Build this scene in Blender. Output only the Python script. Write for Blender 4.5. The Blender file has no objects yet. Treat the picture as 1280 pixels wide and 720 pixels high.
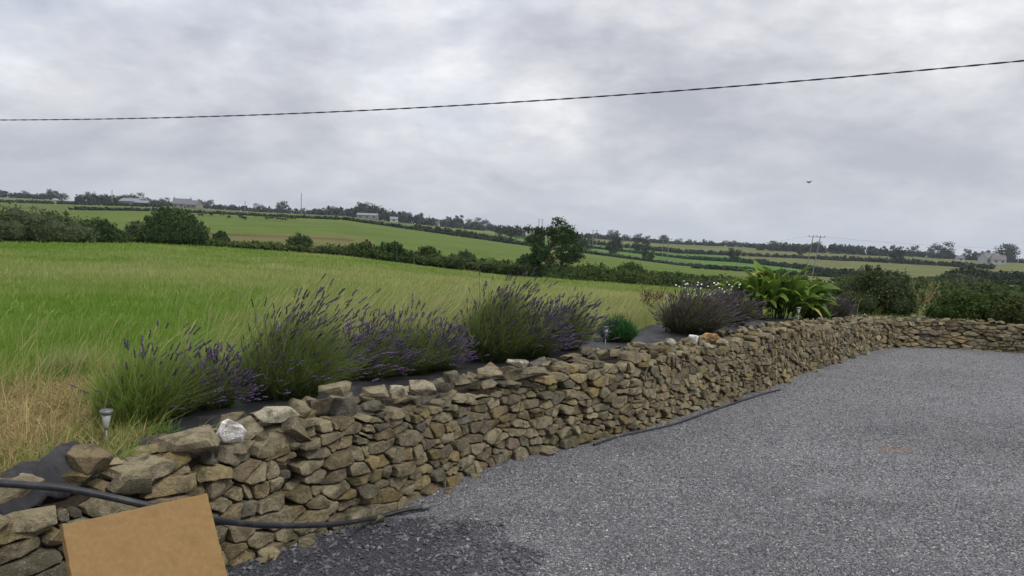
import bpy, bmesh, math, random
import numpy as np
from mathutils import Vector, Matrix, noise as mnoise
from math import radians, pi, sin, cos, atan2, hypot

SC = bpy.context.scene
COL = SC.collection
rng = np.random.default_rng(7)
random.seed(7)

# ------------------------------------------------------------------ camera
PITCH, ROLL, F, EYE = radians(3.62), radians(2.0), 949.0, 1.6
cam_d = bpy.data.cameras.new('camera'); cam = bpy.data.objects.new('camera', cam_d); COL.objects.link(cam)
cam_d.sensor_width = 36.0; cam_d.lens = 36.0*F/1280.0; cam_d.clip_end = 20000; cam_d.clip_start = 0.05
CM = Matrix.Rotation(radians(90)-PITCH, 4, 'X') @ Matrix.Rotation(ROLL, 4, 'Z')
cam.matrix_world = Matrix.Translation((0, 0, EYE)) @ CM
SC.camera = cam

# ------------------------------------------------------------------ world, sun, exposure
SUN_EL, SUN_AZ = radians(52), radians(125)      # azimuth clockwise from +Y
w = bpy.data.worlds.new('World'); SC.world = w; w.use_nodes = True
nt = w.node_tree; N = nt.nodes; L = nt.links; N.clear()
def nd(tree, typ, **kw):
    n = tree.nodes.new(typ)
    for k, v in kw.items():
        if k in ('operation', 'blend_type', 'data_type', 'noise_dimensions', 'feature', 'sky_type', 'attribute_name',
                 'interpolation', 'distance', 'normalize', 'clamp', 'use_clamp', 'clamp_factor'):
            setattr(n, k, v)
        else:
            n.inputs[k.replace('_', ' ') if isinstance(k, str) else k].default_value = v
    return n
def math_n(t, op, a, b=None, c=None):
    n = t.nodes.new('ShaderNodeMath'); n.operation = op
    for i, v in enumerate((a, b, c)):
        if v is None: continue
        if hasattr(v, 'links') or hasattr(v, 'is_linked'): t.links.new(v, n.inputs[i])
        else: n.inputs[i].default_value = v
    return n.outputs[0]
def mixc(t, fac, a, b, blend='MIX'):
    n = t.nodes.new('ShaderNodeMix'); n.data_type = 'RGBA'; n.blend_type = blend
    for s, v in ((n.inputs[0], fac), (n.inputs[6], a), (n.inputs[7], b)):
        if hasattr(v, 'is_linked'): t.links.new(v, s)
        elif isinstance(v, (int, float)): s.default_value = v
        else: s.default_value = (*v, 1.0) if len(v) == 3 else v
    return n.outputs[2]
def ramp(t, fac, stops, interp='LINEAR'):
    n = t.nodes.new('ShaderNodeValToRGB'); n.color_ramp.interpolation = interp
    e = n.color_ramp.elements
    while len(e) < len(stops): e.new(0.5)
    for i, (p, c) in enumerate(stops):
        e[i].position = p
        e[i].color = (c, c, c, 1) if isinstance(c, (int, float)) else (*c, 1)
    t.links.new(fac, n.inputs[0]); return n.outputs[0]
def noise(t, vec, scale, detail=4, rough=.55, dist=0.0):
    n = t.nodes.new('ShaderNodeTexNoise'); n.inputs['Scale'].default_value = scale
    n.inputs['Detail'].default_value = detail; n.inputs['Roughness'].default_value = rough
    n.inputs['Distortion'].default_value = dist
    if vec is not None: t.links.new(vec, n.inputs['Vector'])
    return n.outputs['Fac']

tc = N.new('ShaderNodeTexCoord'); sep = N.new('ShaderNodeSeparateXYZ'); L.new(tc.outputs['Generated'], sep.inputs[0])
zc = math_n(nt, 'MAXIMUM', sep.outputs[2], 0.0)
den = math_n(nt, 'ADD', zc, 0.30)
u = math_n(nt, 'DIVIDE', sep.outputs[0], den); v = math_n(nt, 'DIVIDE', sep.outputs[1], den)
cmb = N.new('ShaderNodeCombineXYZ'); L.new(u, cmb.inputs[0]); L.new(v, cmb.inputs[1]); cmb.inputs[2].default_value = 3.7
big = noise(nt, cmb.outputs[0], 1.6, 10, .56, .25)
mid = noise(nt, cmb.outputs[0], 4.6, 10, .60, .35)
n3 = N.new('ShaderNodeVectorMath'); n3.operation = 'ADD'; n3.inputs[1].default_value = (12.6, 3.1, 0); L.new(cmb.outputs[0], n3.inputs[0])
holes = noise(nt, n3.outputs[0], 0.5, 6, .55, .3)
fine = noise(nt, cmb.outputs[0], 13.0, 8, .62, .2)
cl = math_n(nt, 'ADD', math_n(nt, 'ADD', math_n(nt, 'MULTIPLY', big, .64), math_n(nt, 'MULTIPLY', mid, .25)), math_n(nt, 'MULTIPLY', fine, .11))
# cloud tones (times the background strength below)
cloud = ramp(nt, cl, [(.38, (3.25, 3.36, 3.80)), (.455, (4.0, 4.08, 4.48)), (.51, (4.7, 4.76, 5.1)), (.56, (5.35, 5.38, 5.65)), (.65, (6.9, 6.9, 7.0))])
hor = ramp(nt, sep.outputs[2], [(0.0, 1.0), (.08, .50), (.22, 0.0)])
cloud = mixc(nt, math_n(nt, 'MULTIPLY', hor, .75), cloud, (4.7, 5.05, 5.5))
# overcast skies brighten towards the zenith
zen = math_n(nt, 'ADD', math_n(nt, 'MULTIPLY', math_n(nt, 'POWER', zc, 1.3), 0.9), 0.97)
zv = N.new('ShaderNodeVectorMath'); zv.operation = 'SCALE'; L.new(cloud, zv.inputs[0]); L.new(zen, zv.inputs['Scale'])
sky = N.new('ShaderNodeTexSky'); sky.sky_type = 'NISHITA'; sky.sun_disc = False
sky.sun_elevation = SUN_EL; sky.sun_rotation = SUN_AZ
blue = N.new('ShaderNodeVectorMath'); blue.operation = 'SCALE'; L.new(sky.outputs[0], blue.inputs[0]); blue.inputs['Scale'].default_value = 1.0
hole = ramp(nt, holes, [(.54, 0.0), (.66, .38)])
hole = math_n(nt, 'MULTIPLY', hole, math_n(nt, 'SUBTRACT', 1.0, hor))
fin = mixc(nt, hole, zv.outputs[0], blue.outputs[0])
bg = N.new('ShaderNodeBackground'); bg.inputs[1].default_value = 0.100; L.new(fin, bg.inputs[0])
wo = N.new('ShaderNodeOutputWorld'); L.new(bg.outputs[0], wo.inputs[0])

sun_d = bpy.data.lights.new('sun', 'SUN'); sun_d.energy = 1.5; sun_d.angle = radians(14); sun_d.color = (1, .96, .9)
sun = bpy.data.objects.new('sun', sun_d); COL.objects.link(sun)
sd_ = Vector((sin(SUN_AZ)*cos(SUN_EL), cos(SUN_AZ)*cos(SUN_EL), sin(SUN_EL)))
sun.rotation_euler = sd_.to_track_quat('Z', 'Y').to_euler()
vs = SC.view_settings; vs.view_transform = 'Standard'; vs.look = 'None'; vs.exposure = 0.42; vs.gamma = 1.0
SC.cycles.max_bounces = 6; SC.cycles.transparent_max_bounces = 8
SC.cycles.diffuse_bounces = 3; SC.cycles.volume_bounces = 0

# ------------------------------------------------------------------ pixel <-> world
def ray(px, py):
    d = CM.to_3x3() @ Vector((px-640.0, 360.0-py, -F)); return d
def at(px, py, z=0.0):
    d = ray(px, py); k = (z-EYE)/d.z; return Vector((d.x*k, d.y*k, z))
def at_r(px, py, R):
    d = ray(px, py); k = R/hypot(d.x, d.y); return Vector((d.x*k, d.y*k, EYE+d.z*k))
def hor_y(px): return 300.0+(px-640.0)*math.tan(ROLL)

# ------------------------------------------------------------------ the wall's course on the ground
WALL_PX = [(280, 716, 527), (345, 686, 513), (400, 668, 492), (460, 647, 486), (530, 624, 482), (590, 594, 470), (640, 579, 462),
           (700, 562, 449), (750, 551, 437), (800, 538, 430), (860, 518, 426), (910, 501, 418), (960, 486, 406), (1000, 470, 400),
           (1040, 455, 397), (1075, 442, 395), (1105, 435, 393), (1150, 434, 395), (1200, 437, 396), (1280, 441, 402)]
base, tops = [], []
for px, pb, pt in WALL_PX:
    b = at(px, pb, 0.0); base.append(np.array([b.x, b.y]))
    d = ray(px, pt); k = (b.y+0.12)/d.y; tops.append(EYE+d.z*k)
tops = [t-(.075 if k[0] < 640 else .05 if k[0] < 1090 else .035) for t, k in zip(tops, WALL_PX)]
# left end beyond the picture, right end beyond the picture
d0 = base[0]-base[2]; d0 /= np.linalg.norm(d0)
pre = [base[0]+d0*2.6+np.array([.25, -.1]), base[0]+d0*1.4+np.array([.05, 0]), base[0]+d0*.65]
d1 = base[-1]-base[-3]; d1 /= np.linalg.norm(d1)
post = [base[-1]+d1*1.5, base[-1]+d1*4.0]
PATH = np.array(pre+base+post); TOPS = np.array([.46, .50, .56]+tops+[tops[-1]]*2)
def smooth_path(P, T, n=260):
    s = np.concatenate([[0], np.cumsum(np.linalg.norm(np.diff(P, axis=0), axis=1))])
    S = np.linspace(0, s[-1], n)
    X = np.interp(S, s, P[:, 0]); Y = np.interp(S, s, P[:, 1]); Z = np.interp(S, s, T)
    ker = np.hanning(15); ker /= ker.sum()
    def sm(a): return np.convolve(np.pad(a, 7, 'reflect', reflect_type='odd'), ker, 'valid')
    return S, np.stack([sm(X), sm(Y)], 1), sm(Z)
WS, WP, WT = smooth_path(PATH, TOPS)
WLEN = WS[-1]
tan = np.gradient(WP, axis=0); tan /= np.linalg.norm(tan, axis=1)[:, None]
WN = np.stack([tan[:, 1], -tan[:, 0]], 1)          # towards the yard
def wall_at(s):
    x = np.interp(s, WS, WP[:, 0]); y = np.interp(s, WS, WP[:, 1]); nx = np.interp(s, WS, WN[:, 0]); ny = np.interp(s, WS, WN[:, 1])
    return np.array([x, y]), np.array([nx, ny]), float(np.interp(s, WS, WT))
def wall_s_of(px):                                   # arc length of the wall foot nearest the direction of column px
    p = at(px, hor_y(px)+200, 0.0); a = atan2(p.x, p.y)
    az = np.arctan2(WP[:, 0], WP[:, 1]); return float(WS[np.argmin(np.abs(az-a))])
# signed distance (positive behind the wall foot)
EXT = np.vstack([WP[0]+(WP[0]-WP[5])*60, WP[::4], WP[-1], WP[-1]+(WP[-1]-WP[-6])*300])
EXTT = np.concatenate([[WT[0]], WT[::4], [WT[-1], WT[-1]]])
def sdist(X, Y):
    X = np.asarray(X, float); Y = np.asarray(Y, float)
    best = np.full(X.shape, 1e18); sg = np.ones(X.shape); tz = np.zeros(X.shape)
    for i in range(len(EXT)-1):
        a, b = EXT[i], EXT[i+1]; d = b-a; L2 = d@d
        t = np.clip(((X-a[0])*d[0]+(Y-a[1])*d[1])/L2, 0, 1)
        qx, qy = a[0]+t*d[0], a[1]+t*d[1]
        D = (X-qx)**2+(Y-qy)**2
        cr = d[0]*(Y-a[1])-d[1]*(X-a[0])
        m = D < best-1e-12
        best = np.where(m, D, best); sg = np.where(m, np.sign(cr), sg); tz = np.where(m, EXTT[i]*(1-t)+EXTT[i+1]*t, tz)
    return np.sqrt(best)*sg, tz

# ------------------------------------------------------------------ terrain
COLS = [-400, 0, 200, 430, 640, 850, 1050, 1280, 1700]
AZ = [atan2(ray(c, hor_y(c)).x, ray(c, hor_y(c)).y) for c in COLS]
RR = [16, 70, 110, 350, 600, 1000, 1600, 3200]
PYT = {70: [300, 302, 306, 322, 347, 364, 378, 392, 410],
       110: [297, 298, 301, 311, 333, 348, 362, 377, 395],
       350: [256, 261, 264, 275, 305, 332, 344, 352, 366],
       600: [246, 253, 259, 270, 296, 318, 326, 337, 350],
       1000: [240, 246, 257, 272, 290, 305, 314, 328, 342],
       1600: [250, 254, 266, 281, 300, 314, 324, 338, 352],
       3200: [262, 267, 278, 292, 308, 322, 332, 345, 360]}
ZT = []
for R in RR:
    if R == 16: ZT.append([.45, .45, .42, .40, .36, .36, .40, .42, .4]); continue
    row = []
    for c, py in zip(COLS, PYT[R]):
        row.append(EYE-(py-hor_y(c))/F*R*cos(atan2(ray(c, hor_y(c)).x, ray(c, hor_y(c)).y)*0.0)*0+(-(py-hor_y(c))*0) if False else at_r(c, py, R).z)
    ZT.append(row)
ZT = np.array(ZT); LR = np.log(np.array(RR, float))
def vnoise(x, y, s, seed=0):
    """cheap smooth value noise, vectorised"""
    x = np.asarray(x)/s+seed*13.7; y = np.asarray(y)/s-seed*7.3
    xi = np.floor(x).astype(np.int64); yi = np.floor(y).astype(np.int64); fx = x-xi; fy = y-yi
    fx = fx*fx*(3-2*fx); fy = fy*fy*(3-2*fy)
    def h(a, b):
        n = (a*374761393+b*668265263+seed*1442695) & 0xffffffff
        n = ((n ^ (n >> 13))*1274126177) & 0xffffffff
        return ((n ^ (n >> 16)) & 0xffff)/65535.0
    return (h(xi, yi)*(1-fx)+h(xi+1, yi)*fx)*(1-fy)+(h(xi, yi+1)*(1-fx)+h(xi+1, yi+1)*fx)*fy-.5
def terrain(X, Y):
    X = np.asarray(X, float); Y = np.asarray(Y, float)
    R = np.hypot(X, Y); A = np.arctan2(X, Y)
    R_ = np.maximum(R, 1e-3)
    rows = np.array([np.interp(A, AZ, ZT[i]) for i in range(len(RR))])
    Rs = np.array(RR, float)
    idx = np.clip(np.searchsorted(Rs, R_)-1, 0, len(RR)-2)
    t = np.clip((R_-Rs[idx])/(Rs[idx+1]-Rs[idx]), 0, 1)
    lo = np.take_along_axis(rows, idx[None], 0)[0]; hi = np.take_along_axis(rows, idx[None]+1, 0)[0]
    z = lo*(1-t)+hi*t
    sd, tz = sdist(X, Y)
    near = np.where(R < 16, 1.0, 0.0)
    bed = tz-.10
    k = np.clip((sd-.9)/4.0, 0, 1); k = k*k*(3-2*k)
    z = bed*(1-k)+z*k
    z += np.clip((R-9)/20, 0, 1)*(vnoise(X, Y, 9, 1)*.16+vnoise(X, Y, 31, 2)*.35)*np.clip((300-R)/200, .0, 1)
    z += np.clip((sd-.8)/1.0, 0, 1)*vnoise(X, Y, .9, 4)*.07
    st = np.clip((sd-.12)/.16, 0, 1)
    return -0.30+(z+0.30)*st
def tz1(x, y): return float(terrain(np.array([x]), np.array([y]))[0])
def ground(px, R):
    p = at_r(px, hor_y(px), R); return Vector((p.x, p.y, tz1(p.x, p.y)))

# ------------------------------------------------------------------ object helpers
def tag(o, label=None, cat=None, group=None, kind=None):
    if label: o['label'] = label
    if cat: o['category'] = cat
    if group: o['group'] = group
    if kind: o['kind'] = kind
    return o
def empty(name, loc, label=None, cat=None, group=None, rz=0.0):
    o = bpy.data.objects.new(name, None); COL.objects.link(o); o.location = loc; o.rotation_euler = (0, 0, rz)
    o.empty_display_size = .2
    return tag(o, label, cat, group)
def mesh_np(name, V, Fs, attrs=None, smooth=False, cattr=None):
    """Fs: list of int arrays (n,k). attrs: dict name->per-vertex float array; cattr: name->(n,3)"""
    me = bpy.data.meshes.new(name); V = np.asarray(V, np.float32)
    if not isinstance(Fs, (list, tuple)): Fs = [Fs]
    Fs = [np.asarray(f, np.int32) for f in Fs if len(f)]
    me.vertices.add(len(V)); me.vertices.foreach_set('co', V.ravel())
    li = np.concatenate([f.ravel() for f in Fs]); tot = np.concatenate([np.full(len(f), f.shape[1], np.int32) for f in Fs])
    st = np.concatenate([[0], np.cumsum(tot)[:-1]]).astype(np.int32)
    me.loops.add(len(li)); me.loops.foreach_set('vertex_index', li)
    me.polygons.add(len(tot)); me.polygons.foreach_set('loop_start', st)
    me.polygons.foreach_set('use_smooth', np.full(len(tot), smooth))
    for k, a in (attrs or {}).items():
        at_ = me.attributes.new(k, 'FLOAT', 'POINT'); at_.data.foreach_set('value', np.asarray(a, np.float32))
    for k, a in (cattr or {}).items():
        at_ = me.attributes.new(k, 'FLOAT_COLOR', 'POINT')
        c = np.ones((len(V), 4), np.float32); c[:, :3] = a; at_.data.foreach_set('color', c.ravel())
    me.update(calc_edges=True); me.validate(); return me
def link(name, me, mat, parent=None, loc=None):
    o = bpy.data.objects.new(name, me); COL.objects.link(o)
    if mat is not None and len(me.materials) == 0: me.materials.append(mat)
    if parent is not None: o.parent = parent
    if loc is not None: o.location = loc
    return o
class MB:
    def __init__(s): s.V, s.F, s.n = [], [], 0
    def add(s, V, F):
        V = [tuple(v) for v in V]; s.V += V; s.F += [tuple(i+s.n for i in f) for f in F]; s.n += len(V); return s
    def box(s, c, d, rz=0.0, rot=None):
        M = rot if rot is not None else Matrix.Rotation(rz, 3, 'Z'); c = Vector(c)
        V = [c+M @ Vector((x*d[0]/2, y*d[1]/2, z*d[2]/2)) for x in (-1, 1) for y in (-1, 1) for z in (-1, 1)]
        return s.add(V, [(0, 1, 3, 2), (4, 6, 7, 5), (0, 4, 5, 1), (2, 3, 7, 6), (0, 2, 6, 4), (1, 5, 7, 3)])
    def tube(s, pts, r, seg=8, cap=True):
        pts = [Vector(p) for p in pts]; rs = r if hasattr(r, '__len__') else [r]*len(pts)
        V, Fc = [], []; up = None
        for i, p in enumerate(pts):
            t = (pts[min(i+1, len(pts)-1)]-pts[max(i-1, 0)]).normalized()
            if up is None: up = Vector((0, 0, 1)) if abs(t.z) < .9 else Vector((1, 0, 0))
            a = t.cross(up).normalized(); b = a.cross(t).normalized(); up = b
            for k in range(seg):
                an = 2*pi*k/seg; V.append(p+(a*cos(an)+b*sin(an))*rs[i])
        for i in range(len(pts)-1):
            for k in range(seg): Fc.append((i*seg+k, i*seg+(k+1) % seg, (i+1)*seg+(k+1) % seg, (i+1)*seg+k))
        if cap: Fc.append(tuple(range(seg))[::-1]); Fc.append(tuple((len(pts)-1)*seg+k for k in range(seg)))
        return s.add(V, Fc)
    def mesh(s, name, smooth=False):
        me = bpy.data.meshes.new(name); me.from_pydata(s.V, [], s.F); me.update()
        if smooth: me.polygons.foreach_set('use_smooth', [True]*len(me.polygons))
        return me
    def build(s, name, mat, parent=None, smooth=False, origin=None):
        if origin is not None:
            o_ = Vector(origin); s.V = [tuple(Vector(v)-o_) for v in s.V]
        return link(name, s.mesh(name, smooth), mat, parent, origin)

# ------------------------------------------------------------------ materials
def mat(name, rough=.8, spec=.3):
    m = bpy.data.materials.new(name); m.use_nodes = True; t = m.node_tree; b = t.nodes['Principled BSDF']
    b.inputs['Roughness'].default_value = rough; b.inputs['Specular IOR Level'].default_value = spec
    return m, t, b
def attr(t, name, out='Fac'):
    n = t.nodes.new('ShaderNodeAttribute'); n.attribute_name = name; return n.outputs[out]
def objpos(t): return t.nodes.new('ShaderNodeTexCoord').outputs['Object']
def worldpos(t): return t.nodes.new('ShaderNodeNewGeometry').outputs['Position']
def bump(t, b, h, strength, dist):
    n = t.nodes.new('ShaderNodeBump'); n.inputs['Strength'].default_value = strength; n.inputs['Distance'].default_value = dist
    t.links.new(h, n.inputs['Height']); t.links.new(n.outputs[0], b.inputs['Normal']); return n
def simple(name, col, rough=.7, var=.25, scale=20, spec=.3, metal=0.0):
    m, t, b = mat(name, rough, spec); p = objpos(t)
    n = noise(t, p, scale, 5, .6)
    c = mixc(t, ramp(t, n, [(.3, 0.0), (.7, 1.0)]), tuple(x*(1-var) for x in col), tuple(min(1, x*(1+var)) for x in col))
    t.links.new(c, b.inputs['Base Color']); b.inputs['Metallic'].default_value = metal
    bump(t, b, n, .3, .004)
    return m

def stone_mat():
    m, t, b = mat('weathered_sandstone', .93, .12)
    p = worldpos(t); r1 = attr(t, 'tint'); r2 = attr(t, 'hue')
    off = t.nodes.new('ShaderNodeVectorMath'); off.operation = 'ADD'; t.links.new(p, off.inputs[0])
    sc = t.nodes.new('ShaderNodeCombineXYZ'); t.links.new(math_n(t, 'MULTIPLY', r1, 37.0), sc.inputs[0]); t.links.new(math_n(t, 'MULTIPLY', r2, 53.0), sc.inputs[1])
    t.links.new(sc.outputs[0], off.inputs[1]); q = off.outputs[0]
    basec = ramp(t, r2, [(0.0, (.100, .094, .082)), (.14, (.140, .125, .092)), (.38, (.190, .164, .106)), (.6, (.228, .196, .126)),
                         (.78, (.195, .150, .068)), (.925, (.165, .135, .10)), (.9375, (.38, .22, .10)), (.95, (.29, .26, .185)), (1.0, (.58, .56, .53))])
    tintv = math_n(t, 'ADD', math_n(t, 'MULTIPLY', r1, .72), .86)
    s1 = t.nodes.new('ShaderNodeVectorMath'); s1.operation = 'SCALE'; t.links.new(basec, s1.inputs[0]); t.links.new(tintv, s1.inputs['Scale'])
    c = s1.outputs[0]
    n1 = noise(t, q, 9, 5, .65, .4); n2 = noise(t, q, 42, 5, .7); n3 = noise(t, q, 150, 3, .6)
    c = mixc(t, ramp(t, n1, [(.38, .80), (.54, 0.0)]), c, (.085, .074, .046))          # dark weathering
    c = mixc(t, ramp(t, n1, [(.55, 0.0), (.72, .5)]), c, (.30, .245, .125))             # ochre bloom
    grain = math_n(t, 'ADD', math_n(t, 'MULTIPLY', n2, 1.1), .45)
    s2 = t.nodes.new('ShaderNodeVectorMath'); s2.operation = 'SCALE'; t.links.new(c, s2.inputs[0]); t.links.new(grain, s2.inputs['Scale']); c = s2.outputs[0]
    vor = t.nodes.new('ShaderNodeTexVoronoi'); vor.inputs['Scale'].default_value = 75; t.links.new(q, vor.inputs['Vector'])
    lich = math_n(t, 'MULTIPLY', ramp(t, vor.outputs['Distance'], [(.20, 1.0), (.32, 0.0)]), ramp(t, noise(t, q, 6, 2), [(.54, 0.0), (.68, .65)]))
    c = mixc(t, lich, c, (.42, .40, .33))                                               # pale lichen dots
    t.links.new(c, b.inputs['Base Color'])
    strata = t.nodes.new('ShaderNodeMapping'); strata.inputs['Scale'].default_value = (1, 1, 2.6); t.links.new(q, strata.inputs['Vector'])
    n4 = noise(t, strata.outputs[0], 9, 5, .7)
    h = math_n(t, 'ADD', math_n(t, 'ADD', math_n(t, 'MULTIPLY', n1, .9), math_n(t, 'MULTIPLY', n4, .6)), math_n(t, 'ADD', math_n(t, 'MULTIPLY', n2, .9), math_n(t, 'MULTIPLY', n3, .45)))
    bump(t, b, h, 1.0, .020)
    return m
M_STONE = stone_mat()

def leaf_mat(name, dark, light, dry=None, trans=.25, rough=.7):
    m, t, b = mat(name, rough, .15)
    r = attr(t, 'tint')
    c = mixc(t, r, dark, light)
    if dry is not None: c = mixc(t, attr(t, 'dry'), c, dry)
    t.links.new(c, b.inputs['Base Color'])
    tr = t.nodes.new('ShaderNodeBsdfTranslucent'); t.links.new(c, tr.inputs[0])
    mx = t.nodes.new('ShaderNodeMixShader'); mx.inputs[0].default_value = trans
    t.links.new(b.outputs[0], mx.inputs[1]); t.links.new(tr.outputs[0], mx.inputs[2])
    t.links.new(mx.outputs[0], t.nodes['Material Output'].inputs[0])
    return m
M_GRASS = leaf_mat('meadow_grass_blades', (.098, .190, .020), (.205, .325, .055), (.43, .40, .19), .4)
M_STRAW = leaf_mat('dry_straw', (.19, .145, .055), (.48, .385, .18), (.12, .20, .035), .2)
M_LAVLEAF = leaf_mat('lavender_foliage', (.046, .082, .020), (.165, .222, .066), (.25, .25, .11), .3)
M_LAVFLOW = leaf_mat('lavender_flower', (.038, .032, .056), (.115, .095, .155), (.19, .105, .26), .15)
M_LAVGREY = leaf_mat('grey_lavender_foliage', (.048, .062, .028), (.135, .150, .075), (.19, .165, .10), .2)
M_FLOWGREY = leaf_mat('faded_lavender_flower', (.055, .045, .055), (.150, .120, .150), (.16, .10, .17), .15)
M_HEDGE_B = leaf_mat('hawthorn_leaves', (.030, .046, .014), (.105, .125, .036), (.13, .115, .05), .25)
M_HEDGE_C = leaf_mat('gorse_leaves', (.022, .046, .016), (.070, .115, .034), (.13, .115, .05), .25)
M_HEDGE_D = leaf_mat('willow_leaves', (.040, .056, .024), (.120, .150, .062), (.13, .115, .05), .25)
M_HEDGE = leaf_mat('hedge_leaves', (.026, .048, .012), (.095, .135, .030), (.13, .115, .05), .25)
M_TREELEAF = leaf_mat('ash_tree_leaves', (.020, .042, .014), (.060, .105, .032), (.10, .11, .04), .2)
M_FAR = leaf_mat('far_tree_leaves', (.014, .026, .015), (.038, .060, .026), (.06, .05, .035), .1)
M_BIGLEAF = leaf_mat('glossy_broad_leaves', (.045, .105, .015), (.17, .265, .045), (.45, .40, .10), .3, .5)
M_CONIF = leaf_mat('fresh_green_shrub', (.022, .075, .022), (.06, .17, .045), None, .2)
M_REDSTEM = leaf_mat('reddish_dock', (.10, .05, .035), (.24, .13, .09), (.2, .2, .08), .2)
M_PETAL = simple('white_petals', (.80, .80, .78), .6, .05)
M_BARK = simple('grey_bark', (.12, .10, .08), .9, .35, 6)
M_DRYSTEM = simple('dry_stems', (.34, .27, .15), .8, .25, 12)
M_POLE = simple('weathered_pole', (.20, .19, .17), .85, .2, 3)
M_METALD = simple('dark_metal', (.05, .05, .055), .5, .2, 3)
M_CABLE = simple('black_cable', (.018, .018, .02), .6, .3, 30)
M_WHITE = simple('white_render', (.40, .40, .39), .85, .08, 2)
M_ROOF = simple('slate_roof', (.13, .135, .15), .75, .2, 2)
M_ROOFB = simple('brown_tile_roof', (.15, .135, .13), .8, .2, 2)
M_SHEET = simple('grey_sheet_roof', (.18, .195, .22), .55, .15, .6)
M_STONEW = simple('grey_stone_walling', (.20, .19, .17), .9, .2, 2)
M_WIN = simple('window_glass', (.03, .035, .04), .15, .2, 2, .6)
M_COW = simple('black_hide', (.012, .011, .011), .7, .3, 3)
M_BIRD = simple('dark_feathers', (.02, .02, .022), .8, .2, 20)

# ground cover below the grass
def land_mat():
    m, t, b = mat('pasture_ground', .95, .05); p = worldpos(t)
    c = attr(t, 'land', 'Color')
    n1 = noise(t, p, .07, 6, .6, .5); n2 = noise(t, p, .9, 6, .7); n3 = noise(t, p, .018, 4, .55)
    g = math_n(t, 'ADD', math_n(t, 'ADD', math_n(t, 'MULTIPLY', n1, .55), math_n(t, 'MULTIPLY', n2, .55)), math_n(t, 'MULTIPLY', n3, .30))
    g = math_n(t, 'ADD', math_n(t, 'MULTIPLY', math_n(t, 'SUBTRACT', g, .7), 1.3), 1.0)
    s = t.nodes.new('ShaderNodeVectorMath'); s.operation = 'SCALE'; t.links.new(c, s.inputs[0]); t.links.new(g, s.inputs['Scale'])
    c2 = mixc(t, math_n(t, 'MULTIPLY', ramp(t, n1, [(.45, 0.0), (.7, 1.0)]), .35), s.outputs[0], (.13, .145, .04))
    t.links.new(c2, b.inputs['Base Color']); bump(t, b, n2, .6, .15); return m
M_LAND = land_mat()

def gravel_mat():
    m, t, b = mat('slate_gravel', .85, .2); p = worldpos(t)
    dist = noise(t, p, 30, 2)
    v1 = t.nodes.new('ShaderNodeTexVoronoi'); v1.inputs['Scale'].default_value = 80; t.links.new(p, v1.inputs['Vector'])
    v2 = t.nodes.new('ShaderNodeTexVoronoi'); v2.inputs['Scale'].default_value = 140; t.links.new(p, v2.inputs['Vector'])
    s1 = t.nodes.new('ShaderNodeSeparateColor'); t.links.new(v1.outputs['Color'], s1.inputs[0])
    s2 = t.nodes.new('ShaderNodeSeparateColor'); t.links.new(v2.outputs['Color'], s2.inputs[0])
    pal = [(0.0, (.055, .056, .062)), (.25, (.095, .096, .104)), (.6, (.136, .136, .140)), (.88, (.195, .195, .20)), (.97, (.34, .34, .33)), (1.0, (.5, .48, .46))]
    c1 = ramp(t, s1.outputs[0], pal); c2 = ramp(t, s2.outputs[1], pal)
    c = mixc(t, .45, c1, c2)
    # patches: broad tone drift, darker slaty corner near the wall end, sandy spot
    big = noise(t, p, .55, 5, .6, .6)
    tone = ramp(t, big, [(.3, .98), (.7, 1.34)])
    sx = t.nodes.new('ShaderNodeVectorMath'); sx.operation = 'MULTIPLY'; t.links.new(c, sx.inputs[0]); t.links.new(tone, sx.inputs[1]); c = sx.outputs[0]
    sp = t.nodes.new('ShaderNodeSeparateXYZ'); t.links.new(p, sp.inputs[0])
    def disc(cx, cy, rx, ry, nz, amp, rot=0.0):
        dx = math_n(t, 'SUBTRACT', sp.outputs[0], cx); dy = math_n(t, 'SUBTRACT', sp.outputs[1], cy)
        a = math_n(t, 'ADD', math_n(t, 'MULTIPLY', dx, cos(rot)), math_n(t, 'MULTIPLY', dy, sin(rot)))
        b_ = math_n(t, 'ADD', math_n(t, 'MULTIPLY', dx, -sin(rot)), math_n(t, 'MULTIPLY', dy, cos(rot)))
        a = math_n(t, 'POWER', math_n(t, 'ABSOLUTE', math_n(t, 'DIVIDE', a, rx)), 2.0); b_ = math_n(t, 'POWER', math_n(t, 'ABSOLUTE', math_n(t, 'DIVIDE', b_, ry)), 2.0)
        d = math_n(t, 'SQRT', math_n(t, 'ADD', a, b_)); return math_n(t, 'ADD', d, math_n(t, 'MULTIPLY', math_n(t, 'SUBTRACT', nz, .5), amp))
    nz = noise(t, p, 3.5, 5, .65)
    q = at(455, 705); d = disc(q.x-.35, q.y-.12, 1.05, .62, nz, 1.3, radians(32))
    c = mixc(t, ramp(t, d, [(.86, .88), (1.06, 0.0)]), c, (.036, .038, .047))
    q = at(1115, 562); d = disc(q.x, q.y, .17, .12, noise(t, p, 14, 4, .7), 2.4)
    c = mixc(t, ramp(t, d, [(.45, .45), (1.2, 0.0)]), c, (.26, .17, .10))
    t.links.new(c, b.inputs['Base Color'])
    h = math_n(t, 'ADD', math_n(t, 'MULTIPLY', v1.outputs['Distance'], -1.0), math_n(t, 'MULTIPLY', s1.outputs[1], .5))
    h = math_n(t, 'ADD', h, math_n(t, 'MULTIPLY', v2.outputs['Distance'], -.5))
    bump(t, b, h, .7, .009)
    return m
M_GRAVEL = gravel_mat()
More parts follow.
